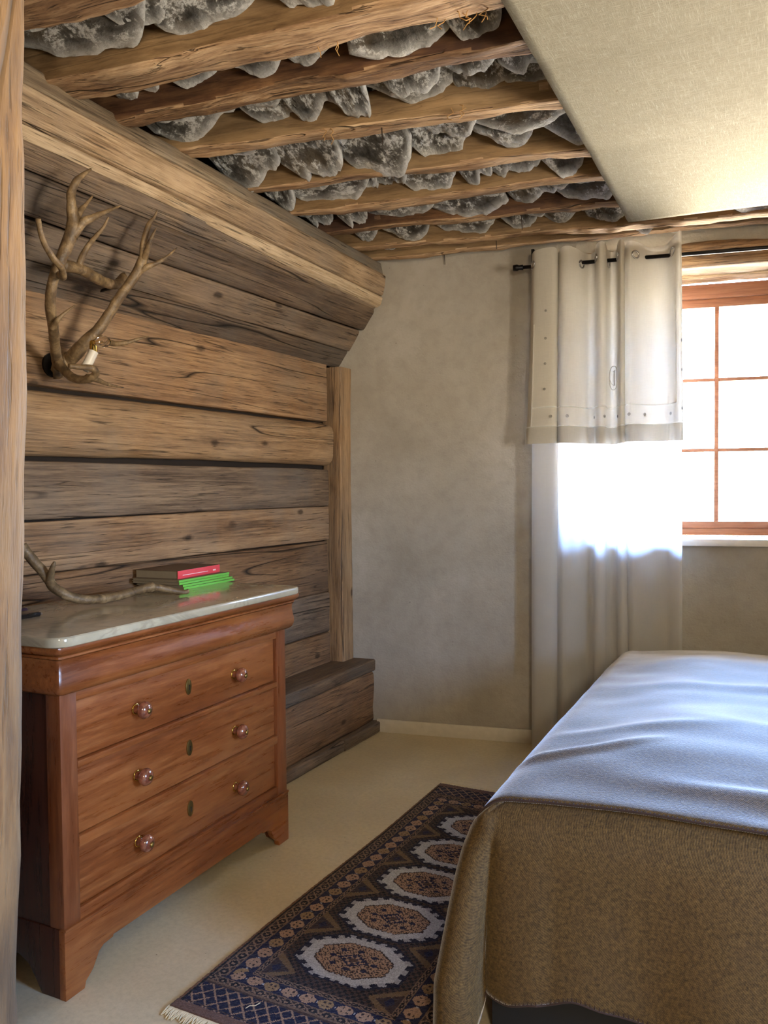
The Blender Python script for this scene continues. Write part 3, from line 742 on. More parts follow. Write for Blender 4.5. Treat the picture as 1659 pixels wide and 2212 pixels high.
# ------------------------------------------------------------------ chest of drawers
TH = math.radians(2.1)
CHM = Matrix.Translation((-1.756, 1.52, 0)) @ Matrix.Rotation(math.pi / 2 + TH, 4, 'Z')
CW, CD = 1.118, .50
chest = empty('chest_of_drawers', CHM, 'polished cherry chest of three drawers standing against the timber wall', 'chest')
def cb(name, lo, hi, mat='cherry', parent=None, bevel=.003): return MB().box(lo, hi).build(name, mat, parent or chest, bevel=bevel)
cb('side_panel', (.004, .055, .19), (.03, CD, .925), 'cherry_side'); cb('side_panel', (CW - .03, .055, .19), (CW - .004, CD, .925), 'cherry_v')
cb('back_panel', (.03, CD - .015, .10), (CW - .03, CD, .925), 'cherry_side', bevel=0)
cb('stile', (.002, .003, .19), (.060, .055, .824), 'cherry_v'); cb('stile', (CW - .066, .003, .19), (CW - .004, .055, .824), 'cherry_v')
for z0, z1, pr in ((.795, .824, .004), (.612, .631, .002), (.395, .424, .002), (.19, .226, .006)):
    cb('rail', (.060, pr, z0), (CW - .066, .05, z1))
for z0, z1, zk in ((.632, .794, .712), (.425, .611, .512), (.227, .394, .312)):
    d = cb('drawer', (.0625, .016, z0 + .001), (CW - .0685, .40, z1 - .001), 'cherry', bevel=.002)
    for xk in (.302, .795):
        prof = [(0, .0), (.013, .0), (.013, -.006), (.009, -.010), (.009, -.016), (.018, -.020), (.0255, -.029), (.0265, -.036), (.022, -.045), (.012, -.050), (0, -.051)]
        MB().lathe(prof, 18, (xk, .016, zk), 'y').build('knob', 'knob', d, smooth=True)
        MB().lathe([(0, -.0512), (.0075, -.0512), (.0085, -.054), (0, -.0555)], 12, (xk, .016, zk), 'y').build('knob_button', 'brass', d, smooth=True)
        MB().lathe([(.0135, 0), (.0165, 0), (.0165, -.003), (.0135, -.003)], 18, (xk, .016, zk), 'y').build('knob_collar', 'brass_hi', d, smooth=True)
    ze = zk + .012; xe = .545
    MB().lathe([(0, 0), (.014, 0), (.014, -.003), (.011, -.0045), (0, -.0045)], 24, (xe, .0155, ze), 'y', sx=1.0, sy=1.85).build('escutcheon', 'brass', d, smooth='auto')
    MB().lathe([(0, -.0044), (.0028, -.0044), (.0028, -.0052), (0, -.0052)], 12, (xe, .0155, ze + .004), 'y').box((xe - .0015, .0103, ze - .010), (xe + .0015, .0112, ze + .004)).build('keyhole', 'keyhole', d)
# plinth with bracket feet
def bracket(front=True):
    pts = [(0, 0), (.067, 0), (.072, .018), (.085, .028), (.100, .040), (.111, .058), (.122, .076), (.140, .086), (.160, .088), (.176, .089), (.178, .095)]
    e = [(x, z) for x, z in pts]; e2 = [(CW - x, z) for x, z in reversed(pts)]
    return e + e2 + [(CW, .190), (0, .190)]
poly = bracket(); rings = [[(x, y, z) for x, z in poly] for y in (0.0, .022)]
MB().loft(rings).build('plinth', 'cherry', chest, bevel=.002)
side = [(0, 0), (.07, 0), (.09, .03), (.12, .07), (.16, .09), (CD - .16, .09), (CD - .12, .07), (CD - .09, .03), (CD - .07, 0), (CD, 0), (CD, .19), (0, .19)]
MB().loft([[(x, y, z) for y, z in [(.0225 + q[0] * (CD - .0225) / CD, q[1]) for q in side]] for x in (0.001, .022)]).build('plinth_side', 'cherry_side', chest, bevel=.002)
MB().loft([[(x, y, z) for y, z in [(.0225 + q[0] * (CD - .0225) / CD, q[1]) for q in side]] for x in (CW - .022, CW - .001)]).build('plinth_side', 'cherry_v', chest, bevel=.002)
cb('plinth_bead', (.0, -.004, .186), (CW, .02, .194), bevel=.003)
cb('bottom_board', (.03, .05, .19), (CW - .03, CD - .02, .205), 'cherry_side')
# ogee frieze drawer, cornice moulding and marble
def band(name, prof, mat, over=0.0):
    """prof: (outward, z) swept around the front and both sides"""
    rings = []
    for o_, z in prof:
        r_ = .012
        rings.append([(-o_, CD, z), (-o_, -o_ + r_, z), (-o_ + .004, -o_ + .004, z), (-o_ + r_, -o_, z), (CW + o_ - r_, -o_, z), (CW + o_ - .004, -o_ + .004, z), (CW + o_, -o_ + r_, z), (CW + o_, CD, z)])
    return MB().loft(rings).build(name, mat, chest, smooth='auto', ang=35)
band('frieze_drawer', [(-.002, .8245), (.004, .8245), (.012, .826), (.020, .832), (.025, .842), (.0265, .853), (.0255, .868), (.0225, .884), (.0205, .900), (.021, .914), (.0235, .922), (-.002, .9225)], 'cherry')
band('cornice_bead', [(-.002, .9228), (.024, .9228), (.0275, .926), (.0275, .931), (.024, .934), (-.002, .934)], 'cherry')
band('cornice', [(-.002, .9343), (.026, .9343), (.033, .937), (.039, .944), (.041, .951), (.040, .9575), (-.002, .9575)], 'cherry')
def marble():
    x0, x1, y0, y1 = -.048, CW + .048, -.050, CD + .02
    def ring(ins, z):
        r_ = .05 - ins; pts = []
        for cx_, cy_, a0, rad in ((x1 - .05, y1 - .006, 0, .006 - min(ins, .005)), (x0 + .05, y1 - .006, 90, .006 - min(ins, .005)), (x0 + .05, y0 + .05, 180, r_), (x1 - .05, y0 + .05, 270, r_)):
            if rad < .01: cx_ = x1 - .006 if cx_ > .5 else x0 + .006
            for j in range(9):
                a = math.radians(a0 + 90 * j / 8); pts.append((cx_ + rad * math.cos(a), cy_ + rad * math.sin(a), z))
        return pts
    return MB().loft([ring(.004, .9580), ring(.001, .9605), ring(0, .966), ring(0, .977), ring(.0015, .982), ring(.005, .985)]).build('marble_top', 'marble', chest, smooth='auto', ang=30)
marble()

# ------------------------------------------------------------------ things on the chest
ZT = .985
def on_marble(x, y, rz): return Matrix.Translation((x, y, ZT)) @ Matrix.Rotation(rz, 4, 'Z')
# books: local X along the spine (towards the window), local Y into the pages (towards the wall)
def booklet(z0, t, L, D, x, y, rz, mat, name, label, grp, pages='paper'):
    e = empty(name, on_marble(x, y, rz) @ Matrix.Translation((0, 0, z0)), label, 'book', grp)
    MB().box((0, 0, 0), (L, .0018, t)).build('spine', mat, e, bevel=.0006)
    c = 'cover_brown' if mat == 'red' else 'paper'
    MB().box((0, .0019, 0), (L, D, .0013)).box((0, .0019, t - .0013), (L, D, t)).build('cover', c, e)
    MB().box((.003, .002, .0014), (L - .003, D - .004, t - .0014)).build('pages', pages, e)
    return e
RZB = math.pi / 2 + .045
gl = ['lowest of four thin green booklets, lying on the marble', 'second green booklet up in the stack on the marble', 'third green booklet up in the stack on the marble', 'top green booklet directly under the red book']
zz = 0.0
for i in range(4):
    booklet(zz, .0085, .325, .225, -2.098 - .004 * i + R.uniform(-.002, .002), 2.404 + (.0, .004, -.006, .002)[i] - .006 * i, RZB + (.0, .015, .02, .01)[i], 'green', 'booklet', gl[i], 'green booklets on the chest')
    zz += .0092
bk = booklet(zz, .031, .285, .20, -2.135, 2.412, RZB + .05, 'red', 'book', 'brown book with red spine lying on green booklets', None)
MB().box((.03, -.0006, .011), (.20, .0, .0135)).box((.235, -.0006, .010), (.255, .0, .016)).build('spine_lettering', 'print_white', bk)
# two phones
def slab_dev(name, label, mat, x, y, z, rz, L=.145, D=.07, t=.013):
    e = empty(name, on_marble(x, y, rz) @ Matrix.Translation((0, 0, z)), label, 'phone')
    ring = lambda ins, zz_: [(px + L / 2, py + D / 2, zz_) for px, py in rrect(L - 2 * ins, D - 2 * ins, .012, 5, 1, 1)]
    MB().loft([ring(.0015, 0), ring(0, .002), ring(0, t - .002), ring(.0015, t - .0005)]).build('body', mat, e, smooth='auto')
    MB().loft([ring(.004, t - .0004), ring(.004, t + .0002)]).build('screen', 'phone', e)
    MB().box((L - .006, -.0006, t * .3), (L - .002, .0, t * .7)).build('button', 'metal', e)
slab_dev('smartphone', 'black smartphone lying on the marble beside the antler', 'phone', -2.064, 1.590, 0.0, math.pi / 2 + .04)
slab_dev('smartphone', 'plum coloured phone lying behind the black one', 'phone_purple', -2.150, 1.605, 0.0, math.pi / 2 + .02, .15, .07, .018)

def antler(name, parts, parent, mat='antler'):
    """one tube per branch joined in one mesh"""
    mb = MB()
    for pts, r0, r1 in parts:
        P = catmull(pts, 6); n = len(P)
        if hasattr(r0, '__len__'):
            m = len(r0) - 1; rad = []
            for k in range(n):
                t = k / (n - 1) * m; i = min(int(t), m - 1); rad.append(r0[i] + (r0[i + 1] - r0[i]) * (t - i))
        else: rad = [max(.0015, r0 + (r1 - r0) * (k / (n - 1)) ** 1.15) for k in range(n)]
        mb.tube(P, rad, 12, .14)
    return mb.build(name, mat, parent, smooth=True)
A = {
    'L_main': [(-2.300,2.017,1.782), (-2.200,1.916,1.827), (-2.130,1.850,1.869), (-2.080,1.797,1.920), (-2.050,1.774,1.968), (-2.030,1.774,2.021), (-2.010,1.778,2.060), (-2.000,1.796,2.110), (-1.990,1.809,2.164), (-1.985,1.804,2.198), (-1.980,1.795,2.231), (-1.980,1.797,2.261), (-1.970,1.811,2.300), (-1.960,1.856,2.346)],
    'L_b': [(-1.990,1.806,2.165), (-1.980,1.823,2.206), (-1.980,1.850,2.238), (-1.980,1.880,2.276)],
    'L_c': [(-1.992,1.806,2.135), (-1.970,1.827,2.177), (-1.950,1.852,2.197), (-1.940,1.898,2.227), (-1.930,1.945,2.256)],
    'L_bez': [(-2.030,1.783,2.028), (-1.980,1.759,1.999), (-1.950,1.725,2.016), (-1.930,1.677,2.032), (-1.920,1.646,2.054), (-1.910,1.621,2.084), (-1.910,1.614,2.119)],
    'L_s': [(-2.100,1.821,1.869), (-2.070,1.810,1.887), (-2.050,1.826,1.914), (-2.040,1.856,1.940)],
    'L_brow': [(-2.240,1.960,1.795), (-2.200,1.965,1.752), (-2.150,1.960,1.730), (-2.100,1.960,1.727), (-2.070,1.964,1.743), (-2.060,1.939,1.757), (-2.060,1.889,1.755), (-2.070,1.854,1.755)],
    'L_brow2': [(-2.140,1.993,1.739), (-2.170,2.063,1.741), (-2.200,2.148,1.735), (-2.230,2.245,1.737)],
    'R_main': [(-2.300,2.055,1.812), (-2.250,2.048,1.837), (-2.210,2.061,1.878), (-2.180,2.083,1.916), (-2.160,2.104,1.960), (-2.130,2.121,2.014), (-2.100,2.137,2.060), (-2.080,2.159,2.105), (-2.060,2.168,2.146), (-2.050,2.176,2.176)],
    'R_a': [(-2.055,2.173,2.155), (-2.040,2.162,2.213), (-2.030,2.175,2.274), (-2.020,2.192,2.304), (-2.010,2.198,2.329)],
    'R_b': [(-2.058,2.173,2.150), (-2.020,2.160,2.193), (-2.000,2.157,2.223), (-1.990,2.169,2.256)],
    'R_c': [(-2.074,2.166,2.115), (-2.040,2.176,2.133), (-2.020,2.203,2.151), (-2.000,2.231,2.176), (-1.990,2.271,2.215)],
    'R_brow': [(-2.195,2.074,1.900), (-2.140,2.093,1.870), (-2.100,2.116,1.867), (-2.070,2.149,1.882), (-2.050,2.188,1.898)],
    'M_main': [(-2.120,1.882,2.081), (-2.130,1.931,2.088), (-2.140,1.986,2.090), (-2.160,2.068,2.082), (-2.180,2.149,2.084), (-2.200,2.225,2.108)],
    'M_t': [(-2.138,1.961,2.085), (-2.120,1.961,2.125), (-2.100,1.966,2.156), (-2.090,1.999,2.203), (-2.080,2.017,2.230), (-2.070,2.031,2.266)],
    't_main': [(-2.220,1.785,1.191), (-2.200,1.806,1.148), (-2.180,1.822,1.115), (-2.160,1.835,1.082), (-2.140,1.837,1.057), (-2.110,1.861,1.030), (-2.090,1.907,1.011), (-2.080,1.952,1.007), (-2.075,1.986,1.004)],
    'fork': [(-2.155,1.834,1.075), (-2.130,1.825,1.117), (-2.120,1.827,1.140)],
    't2': [(-2.075,1.982,1.004), (-2.070,2.018,1.007), (-2.060,2.075,1.012), (-2.050,2.133,1.021), (-2.040,2.179,1.026)],
    't3': [(-2.042,2.172,1.026), (-2.020,2.208,1.016), (-2.000,2.244,1.004), (-1.980,2.267,0.9985), (-1.975,2.280,0.9985), (-1.975,2.277,1.005)],
}
lamp = empty('antler_wall_lamp', (-2.33, 2.03, 1.8), 'wall lamp of branching stag antlers with clear bulb on timber wall', 'wall lamp')
lamp.matrix_world = Matrix.Identity(4)
antler('antler', [(A['L_main'], (.020, .017, .016, .016, .016, .016, .017, .019, .021, .017, .014, .013, .010, .003), 0), (A['L_b'], .014, .002), (A['L_c'], .017, .002), (A['L_bez'], .011, .007), (A['L_s'], .010, .002), (A['L_brow'], .016, .008), (A['L_brow2'], .012, .002)], lamp)
antler('antler', [(A['R_main'], (.024, .024, .021, .019, .017, .016, .016, .017, .017, .015), 0), (A['R_a'], .014, .002), (A['R_b'], .012, .002), (A['R_c'], .012, .002), (A['R_brow'], .013, .002)], lamp)
antler('antler', [(A['M_main'], .019, .017), (A['M_t'], .012, .003)], lamp)
def burr(c, r, ax=(1, .4, -.2)):
    mb = MB(); P = Vector(c); d = Vector(ax).normalized()
    mb.tube([P - d * .016, P - d * .008, P + d * .004, P + d * .014], [r * .6, r, r * 1.05, r * .7], 14, .5)
    return mb.build('burr', 'antler', lamp, smooth=True)
burr((-2.20, 2.225, 2.108), .032, (.2, 1, .2)); burr((-2.30, 2.02, 1.785), .038); burr((-2.30, 2.055, 1.812), .03)
MB().lathe([(0, 0), (.042, 0), (.042, .008), (.03, .014), (0, .014)], 18, (-2.350, 2.03, 1.80), 'x').build('wall_plate', 'iron', lamp, smooth='auto')
MB().tube([(-2.336, 2.225, 2.09), (-2.20, 2.23, 2.105)], .006, 8).build('mounting_pin', 'iron', lamp)
MB().tube([(-2.122, 1.962, 1.757), (-2.110, 1.974, 1.79), (-2.10, 1.985, 1.822)], .0155, 16).build('candle_socket', 'ceramic', lamp, smooth='auto')
MB().tube([(-2.10, 1.984, 1.822), (-2.094, 1.978, 1.842), (-2.088, 1.970, 1.848)], [.013, .012, .010], 14).build('brass_cap', 'brass_hi', lamp, smooth='auto')
bd = Vector((.05, .045, .008)).normalized(); b0 = Vector((-2.086, 1.968, 1.846))
MB().tube([b0 + bd * q for q in (0, .008, .018, .03, .042, .052, .058)], [.008, .010, .015, .019, .018, .012, .002], 16).build('bulb', 'bulb', lamp, smooth=True)
MB().tube([b0 + bd * .004, b0 + bd * .02 + Vector((0, 0, .004)), b0 + bd * .035, b0 + bd * .02 - Vector((0, 0, .004)), b0 + bd * .004], .0006, 6).build('filament', 'brass_hi', lamp)

la = empty('shed_antler', (-2.08, 1.98, ZT), 'single branched antler lying on the marble top', 'antler'); la.matrix_world = Matrix.Identity(4)
antler('beam', [(A['t_main'], .0165, .015), (A['t2'], .015, .0155)], la); antler('tine', [(A['fork'], .013, .004)], la); antler('tine', [(A['t3'], .012, .006)], la)
MB().tube([(-2.055, 2.16, 1.02), (-2.045, 2.172, 1.024), (-2.036, 2.184, 1.024)], [.014, .018, .012], 12, .4).build('burr', 'antler', la, smooth=True)

# ------------------------------------------------------------------ rug
RX0, RX1, RY0, RY1 = -1.497, -.815, 1.622, 3.430
rug = empty('rug', ((RX0 + RX1) / 2, (RY0 + RY1) / 2, 0), 'dark blue and brown knotted rug with white octagons beside the bed', 'rug'); rug.matrix_world = Matrix.Identity(4)
def rug_mesh():
    nx, ny = 186, 470
    W_, L_ = RX1 - RX0, RY1 - RY0
    X, Yg = np.meshgrid((np.arange(nx) + .5) / nx * W_, (np.arange(ny) + .5) / ny * L_)
    dx = np.minimum(X, W_ - X); dy = np.minimum(Yg, L_ - Yg)
    rng = np.random.default_rng(3)
    C = lambda r, g, b: np.array(srgb(r, g, b)[:3])
    navy, blk, brn, tan, tan2, wht, umb = C(26, 26, 58), C(24, 20, 26), C(84, 62, 54), C(168, 134, 108), C(150, 120, 84), C(184, 183, 186), C(56, 42, 42)
    img = np.zeros((ny, nx, 3)); img[:] = umb
    def put(mask, col): img[mask] = col
    fld = (dx > .134) & (dy > .228)
    # field ground
    ck = (((X // .011).astype(int) + (Yg // .011).astype(int)) % 2 == 0)
    put(fld, brn * .72); put(fld & ck, blk)
    xc, yc0, dyc = W_ / 2, L_ / 2, .2535
    for k in range(-2, 3):
        u = np.abs(X - xc); v = np.abs(Yg - yc0 - k * dyc)
        ang = np.arctan2(Yg - yc0 - k * dyc, X - xc); st = (np.floor(ang * 22 / np.pi).astype(int) % 2 == 0)
        def octo(a, b, c): return (u < a) & (v < b) & (u / a + v / b < c)
        o4 = octo(.172, .118, 1.48) & fld
        put(o4, navy * .6)
        put(octo(.166, .113, 1.45) & st & fld, wht * .75)
        put(octo(.152, .103, 1.42), wht)
        jag = .004 * ((np.floor(ang * 30 / np.pi).astype(int) % 2) - .5)
        a2 = (u < .116 + jag) & (v < .078 + jag) & (u / .116 + v / .078 < 1.42)
        put(a2, umb)
        put((u < .111 + jag) & (v < .074 + jag) & (u / .111 + v / .074 < 1.40), tan)
        cells = (((X * 110 + 3 * np.sin(Yg * 160)).astype(int) + (Yg * 120 + 3 * np.sin(X * 150)).astype(int)) % 3 == 0)
        put(a2 & cells & (u / .111 + v / .074 < 1.36), umb)
        put((u / .05 + v / .034 < 1.0), navy); put((u / .040 + v / .027 < 1.0) & ck, tan); put((u / .02 + v / .012 < 1.0), brn)
        for ax_, ay_ in ((.066, 0), (-.066, 0), (0, .046), (0, -.046), (.05, .035), (-.05, .035), (.05, -.035), (-.05, -.035)):
            uu, vv = np.abs(X - xc - ax_), np.abs(Yg - yc0 - k * dyc - ay_)
            put((uu + vv * 1.3 < .013), navy); 
        # corner triangles between octagons
    for k in range(-3, 3):
        yk = yc0 + (k + .5) * dyc
        for sgn in (-1, 1):
            u = (X - xc) * sgn; v = np.abs(Yg - yk)
            t_out = fld & (u > .118) & (v < (u - .112) * .78)
            put(t_out, tan2 * .55); put(t_out & (u > .130) & (v < (u - .136) * .62), umb); put(t_out & (np.abs(u - .180) + v * .8 < .016), navy)
    # guard borders
    def guard(d0, d1, D, along, other_ok):
        m = (D > d0) & (D < d1) & other_ok
        put(m, umb * .8); c = (d0 + d1) / 2; h = (d1 - d0) / 2
        ph = (along / .042) % 1.0 - .5
        q = np.abs(ph) * .042; r = np.abs(D - c)
        put(m & (q / .019 + r / h < 1.25) & (r < h * .78), tan * .62); put(m & (q / .014 + r / (h * .8) < 1.15) & (r < h * .62), blk)
        put(m & (q < .004) & (r < h * .3), tan * .7)
        put(m & ((np.abs(D - d0) < .0045) | (np.abs(D - d1) < .0045)), tan * .45)
    full = dx > -1
    def diam(d0, d1, D, along, ok):
        m = (D > d0) & (D < d1) & ok
        put(m, navy * .85); c = (d0 + d1) / 2; h = (d1 - d0) / 2
        ph = (along / .0575) % 1.0 - .5; q = np.abs(ph) * .0575; r = np.abs(D - c)
        inn = m & (q / .031 + r / (h * 1.02) < 1.0) & (r < h * .82) & (q < .024)
        col = np.where(((along / .0575).astype(int) % 3 == 0)[..., None], tan2, tan)
        img[inn] = col[inn]
        dots = ((np.abs((D - c) % .014 - .007) < .0028) & (np.abs((ph * .0575) % .016 - .008) < .003))
        put(inn & dots & (q / .031 + r / h < .75), umb * .8)
        put(m & (np.abs(q - .0287) < .002) & (r < .003), wht * .8)
    lat = (dy > .036) & (dy <= .134)
    side = (dy > .134)
    guard(.018, .060, dx, Yg, side & (dy > dx + .075)); diam(.060, .118, dx, Yg, side & (dy > dx + .1)); guard(.118, .136, dx, Yg, side & (dy > .2))
    ends = (dx > .014)
    m2 = ends & (dy > .134)
    guard(.136, .166, dy, X, ends & (dx > dy - .136)); diam(.164, .214, dy, X, ends & (dx > dy - .118)); guard(.212, .230, dy, X, ends & (dx > .118))
    # lattice band
    put(lat, navy * .75); a_ = (X + Yg * 1.0) % .043; b_ = (X - Yg * 1.0) % .043
    put(lat & ((a_ < .0068) | (b_ < .0068)), tan * .85); put(lat & ((np.abs(dy - .040) < .003) | (np.abs(dy - .131) < .003)), brn * .7)
    put(dx < .012, C(122, 86, 58)); put((dx >= .012) & (dx < .018), blk)
    put(dy <= .036, C(112, 84, 72))
    img *= rng.uniform(.78, 1.12, (ny, nx, 1))
    zt = .009
    vx = RX0 + np.arange(nx + 1) / nx * W_; vy = RY0 + np.arange(ny + 1) / ny * L_
    VX, VY = np.meshgrid(vx, vy)
    VZ = zt + rng.uniform(-.0012, .0012, VX.shape); wv = np.array([[.0025 * nz(a * 3, b * 3, 1) for a in vx[::6]] for b in vy[::6]])
    VZ[0, :] = .002; VZ[-1, :] = .002; VZ[:, 0] = .002; VZ[:, -1] = .002
    VX = VX + .004 * np.sin(VY * 5.0) * (1 - (VX - RX0) / W_)
    verts = np.stack([VX, VY, VZ], -1).reshape(-1, 3)
    ii, jj = np.meshgrid(np.arange(nx), np.arange(ny)); q = (jj * (nx + 1) + ii).reshape(-1)
    faces = np.stack([q, q + 1, q + nx + 2, q + nx + 1], -1)
    me = bpy.data.meshes.new('pile'); me.vertices.add(len(verts)); me.vertices.foreach_set('co', verts.reshape(-1).astype(np.float32))
    me.loops.add(faces.size); me.loops.foreach_set('vertex_index', faces.reshape(-1).astype(np.int32))
    me.polygons.add(len(faces)); me.polygons.foreach_set('loop_start', np.arange(0, faces.size, 4, dtype=np.int32))
    me.update(calc_edges=True); me.validate()
    at = me.attributes.new('pile', 'FLOAT_COLOR', 'CORNER')
    cc = np.ones((len(faces), 4, 4), np.float32); cc[:, :, :3] = np.clip(img, 0, 1).reshape(-1, 1, 3)
    at.data.foreach_set('color', cc.reshape(-1))
    me.materials.append(M['rug'])
    o = bpy.data.objects.new('pile', me); COL.objects.link(o); o.parent = rug; o['label'] = 'knotted pile with octagons and diamond borders'
rug_mesh()
def fringe(y, sg):
    mb = MB(); x = RX0 + .004
    while x < RX1 - .004:
        L = R.uniform(.020, .038); p = [(x, y - sg * .004, .005), (x + R.uniform(-.003, .003), y + sg * L * .4, .006), (x + R.uniform(-.006, .006), y + sg * L, .0025)]
        mb.tube(p, [.0022, .0022, .0012], 5); x += .0034
    mb.box((RX0 + .002, y - .004, .001), (RX1 - .002, y + .004, .007))
    o = mb.build('fringe', 'fringe', rug); o['kind'] = 'stuff'
fringe(RY0, -1); fringe(RY1, 1)
MB().tube([(-1.300, 1.700, .0115), (-1.296, 1.712, .0125), (-1.284, 1.720, .0115), (-1.279, 1.735, .012)], .0012, 5).build('loose_thread', 'fringe', rug)

# ------------------------------------------------------------------ bed with two blankets
BEDM = Matrix.Translation((-.735, 1.88, 0)) @ Matrix.Rotation(math.radians(2.0), 4, 'Z')
BWID, BLEN, BH = 1.6, 2.12, .585
bed = empty('bed', BEDM, 'low double bed with a black base under tan blankets', 'bed')
MB().box((.035, .03, .012), (BWID - .05, BLEN - .04, .30)).build('bed_base', 'black_fabric', bed, bevel=.01)
for x in (.16, BWID - .14):
    for y in (.16, BLEN - .14): MB().lathe([(0, 0), (.026, 0), (.03, .012), (0, .012)], 14, (x, y, 0)).build('foot_glide', 'black_fabric', bed, smooth='auto')
MB().box((.03, .03, .302), (BWID - .02, BLEN - .02, BH - .04)).build('mattress', 'mattress', bed, bevel=.05)

def dome(a, b):
    ea = min(1, max(0, min(a, BWID - a)) / .45); eb = min(1, max(0, min(b, BLEN - b)) / .5)
    s = lambda t: t * t * (3 - 2 * t)
    return .045 * s(ea) * (.35 + .65 * s(eb)) + .012 * s(eb)
def wrinkle(a, b):
    z = .010 * nz(a * 2.2, b * 3.0, 4.4) + .005 * nz(a * 5, b * 8, 2.1)
    for (b0, sl, a0, a1, h, w_) in ((.23, -.05, .25, 1.6, .015, .045), (.16, .10, .40, 1.6, .010, .03), (.30, .55, -.1, .42, .013, .03), (.52, .35, 0, .6, .008, .04), (1.15, .15, .1, 1.4, .010, .05), (.82, -.12, .3, 1.5, .008, .05)):
        if a0 < a < a1:
            e = math.sin(math.pi * (a - a0) / (a1 - a0)) ; z += h * e * math.exp(-((b - b0 - sl * a) / w_) ** 2)
    return z
# lower blanket: rings from the middle of the bed outwards and down
def perimeter():
    top = []; hang = []
    r = .09
    def rr(cx_, cy_, a0, n=14): return [(cx_ + r * math.cos(math.radians(a0 + 90 * k / n)), cy_ + r * math.sin(math.radians(a0 + 90 * k / n))) for k in range(n + 1)]
    loop = []
    loop += [(0, BLEN - r - (BLEN - 2 * r) * k / 70) for k in range(70)]      # left side towards the foot
    c1 = rr(r, r, 180, 26); n_left = len(loop); loop += c1
    loop += [(r + (BWID - 2 * r) * k / 70, 0) for k in range(1, 70)]
    loop += rr(BWID - r, r, 270); loop += [(BWID, r + (BLEN - 2 * r) * k / 24) for k in range(1, 24)]
    loop += rr(BWID - r, BLEN - r, 0); loop += [(BWID - r - (BWID - 2 * r) * k / 24, BLEN) for k in range(1, 24)]; loop += rr(r, BLEN - r, 90)[:-1]
    # full hanging shape: pleat at the left foot corner
    pl = catmull([(-.045, .24, 0), (-.070, .14, 0), (-.088, .05, 0), (-.085, -.03, 0), (-.058, -.078, 0), (-.014, -.076, 0), (.012, -.040, 0), (.024, .008, 0), (.052, -.004, 0), (.11, -.018, 0), (.18, -.018, 0)], 10)
    h = list(loop)
    i0 = max(i for i in range(n_left) if loop[i][1] > .24); i1 = next(i for i in range(n_left + 27, len(loop)) if loop[i][0] > .18)
    for i in range(len(loop)):
        a, b = loop[i]
        if i0 < i < i1:
            t = (i - i0) / (i1 - i0) * (len(pl) - 1); k = int(t); f_ = t - k; q = pl[k].lerp(pl[min(k + 1, len(pl) - 1)], f_)
            h[i] = (q.x, q.y)
        elif i <= i0:
            w_ = .035 * math.sin(b * 9) * .6; h[i] = (-.05 + w_ * .6 - .01 * math.sin(b * 23), b)
        elif a > .17 and b < .05:
            h[i] = (a, -.018 + .012 * math.sin(a * 7) + .006 * math.sin(a * 19))
        elif b < 1.9: h[i] = (BWID + .04 + .02 * math.sin(b * 11), b)
        else: h[i] = (a, BLEN + .02)
    return loop, h
LOOP, HANG = perimeter()
HEM = [(-.1, .022), (.008, .024), (.030, .116), (.08, .112), (.17, .135), (.26, .165), (.33, .155), (.45, .148), (.7, .16), (1.1, .12), (1.7, .14)]
def hem_z(a, b):
    if b > .06: return .034 + .012 * math.sin(b * 6) if a < .8 else .12
    for k in range(len(HEM) - 1):
        if HEM[k][0] <= a <= HEM[k + 1][0]:
            t = (a - HEM[k][0]) / (HEM[k + 1][0] - HEM[k][0]); t = t * t * (3 - 2 * t); return HEM[k][1] * (1 - t) + HEM[k + 1][1] * t
    return .12
def inset(p, i):
    a, b = p; return (max(min(a, BWID - i), i) if i < BWID / 2 else BWID / 2, max(min(b, BLEN - i), i))
def lower_blanket():
    rings = []
    for i in [.78, .68, .58, .48, .40, .33, .27, .22, .17, .135, .115, .10]:
        rings.append([(a, b, BH + dome(a, b) + wrinkle(a, b) * .8) for a, b in [inset(p, i) for p in LOOP]])
    rc = .10
    for k in range(1, 9):
        t = k / 8 * math.pi / 2; i = rc * (1 - math.sin(t)); drop = rc * (1 - math.cos(t)); f_ = (k / 8) ** 2 * .30
        ring = []
        for p, h in zip(LOOP, HANG):
            a, b = inset(p, i); a += (h[0] - p[0]) * f_; b += (h[1] - p[1]) * f_
            ring.append((a, b, BH - drop + (dome(a, b) + wrinkle(a, b) * .8) * (1 - k / 8)))
        rings.append(ring)
    nd = 26
    for k in range(1, nd + 1):
        ring = []
        for j, (p, h) in enumerate(zip(LOOP, HANG)):
            t = k / nd; wgt = .30 + .70 * min(1, t * 1.35) ** .75
            a = p[0] + (h[0] - p[0]) * wgt; b = p[1] + (h[1] - p[1]) * wgt
            zb = hem_z(h[0], h[1]); z = BH - rc + (zb - BH + rc) * t
            d = .006 * nz(a * 5, b * 5, z * 3) * t
            ring.append((a + d, b + d, z))
        rings.append(ring)
    return rings
LB = lower_blanket()
bl = empty('blanket', BEDM, 'tan wool blanket hanging over the foot of the bed', 'blanket', None)
o = MB().loft(LB, cap=False).build('blanket_cloth', 'blanket', bl, smooth=True); sm = o.modifiers.new('thickness', 'SOLIDIFY'); sm.thickness = .006; sm.offset = 1
def stitches(path, name, parent, size=.010, mat='stitch_dark'):
    mb = MB(); P = [Vector(p) for p in path]; acc = 0
    mb.tube(P, .0028, 6)
    for i in range(1, len(P)):
        acc += (P[i] - P[i - 1]).length
        if acc > .008:
            acc = 0; t = (P[i] - P[i - 1]).normalized(); mb.tube([P[i], P[i] + Vector((0, .0 if abs(t.x) > .5 else 0, 0)) + STD * size], [.0022, .0014], 5)
    o = mb.build(name, mat, parent); return o
STD = Vector((0, 0, 1))
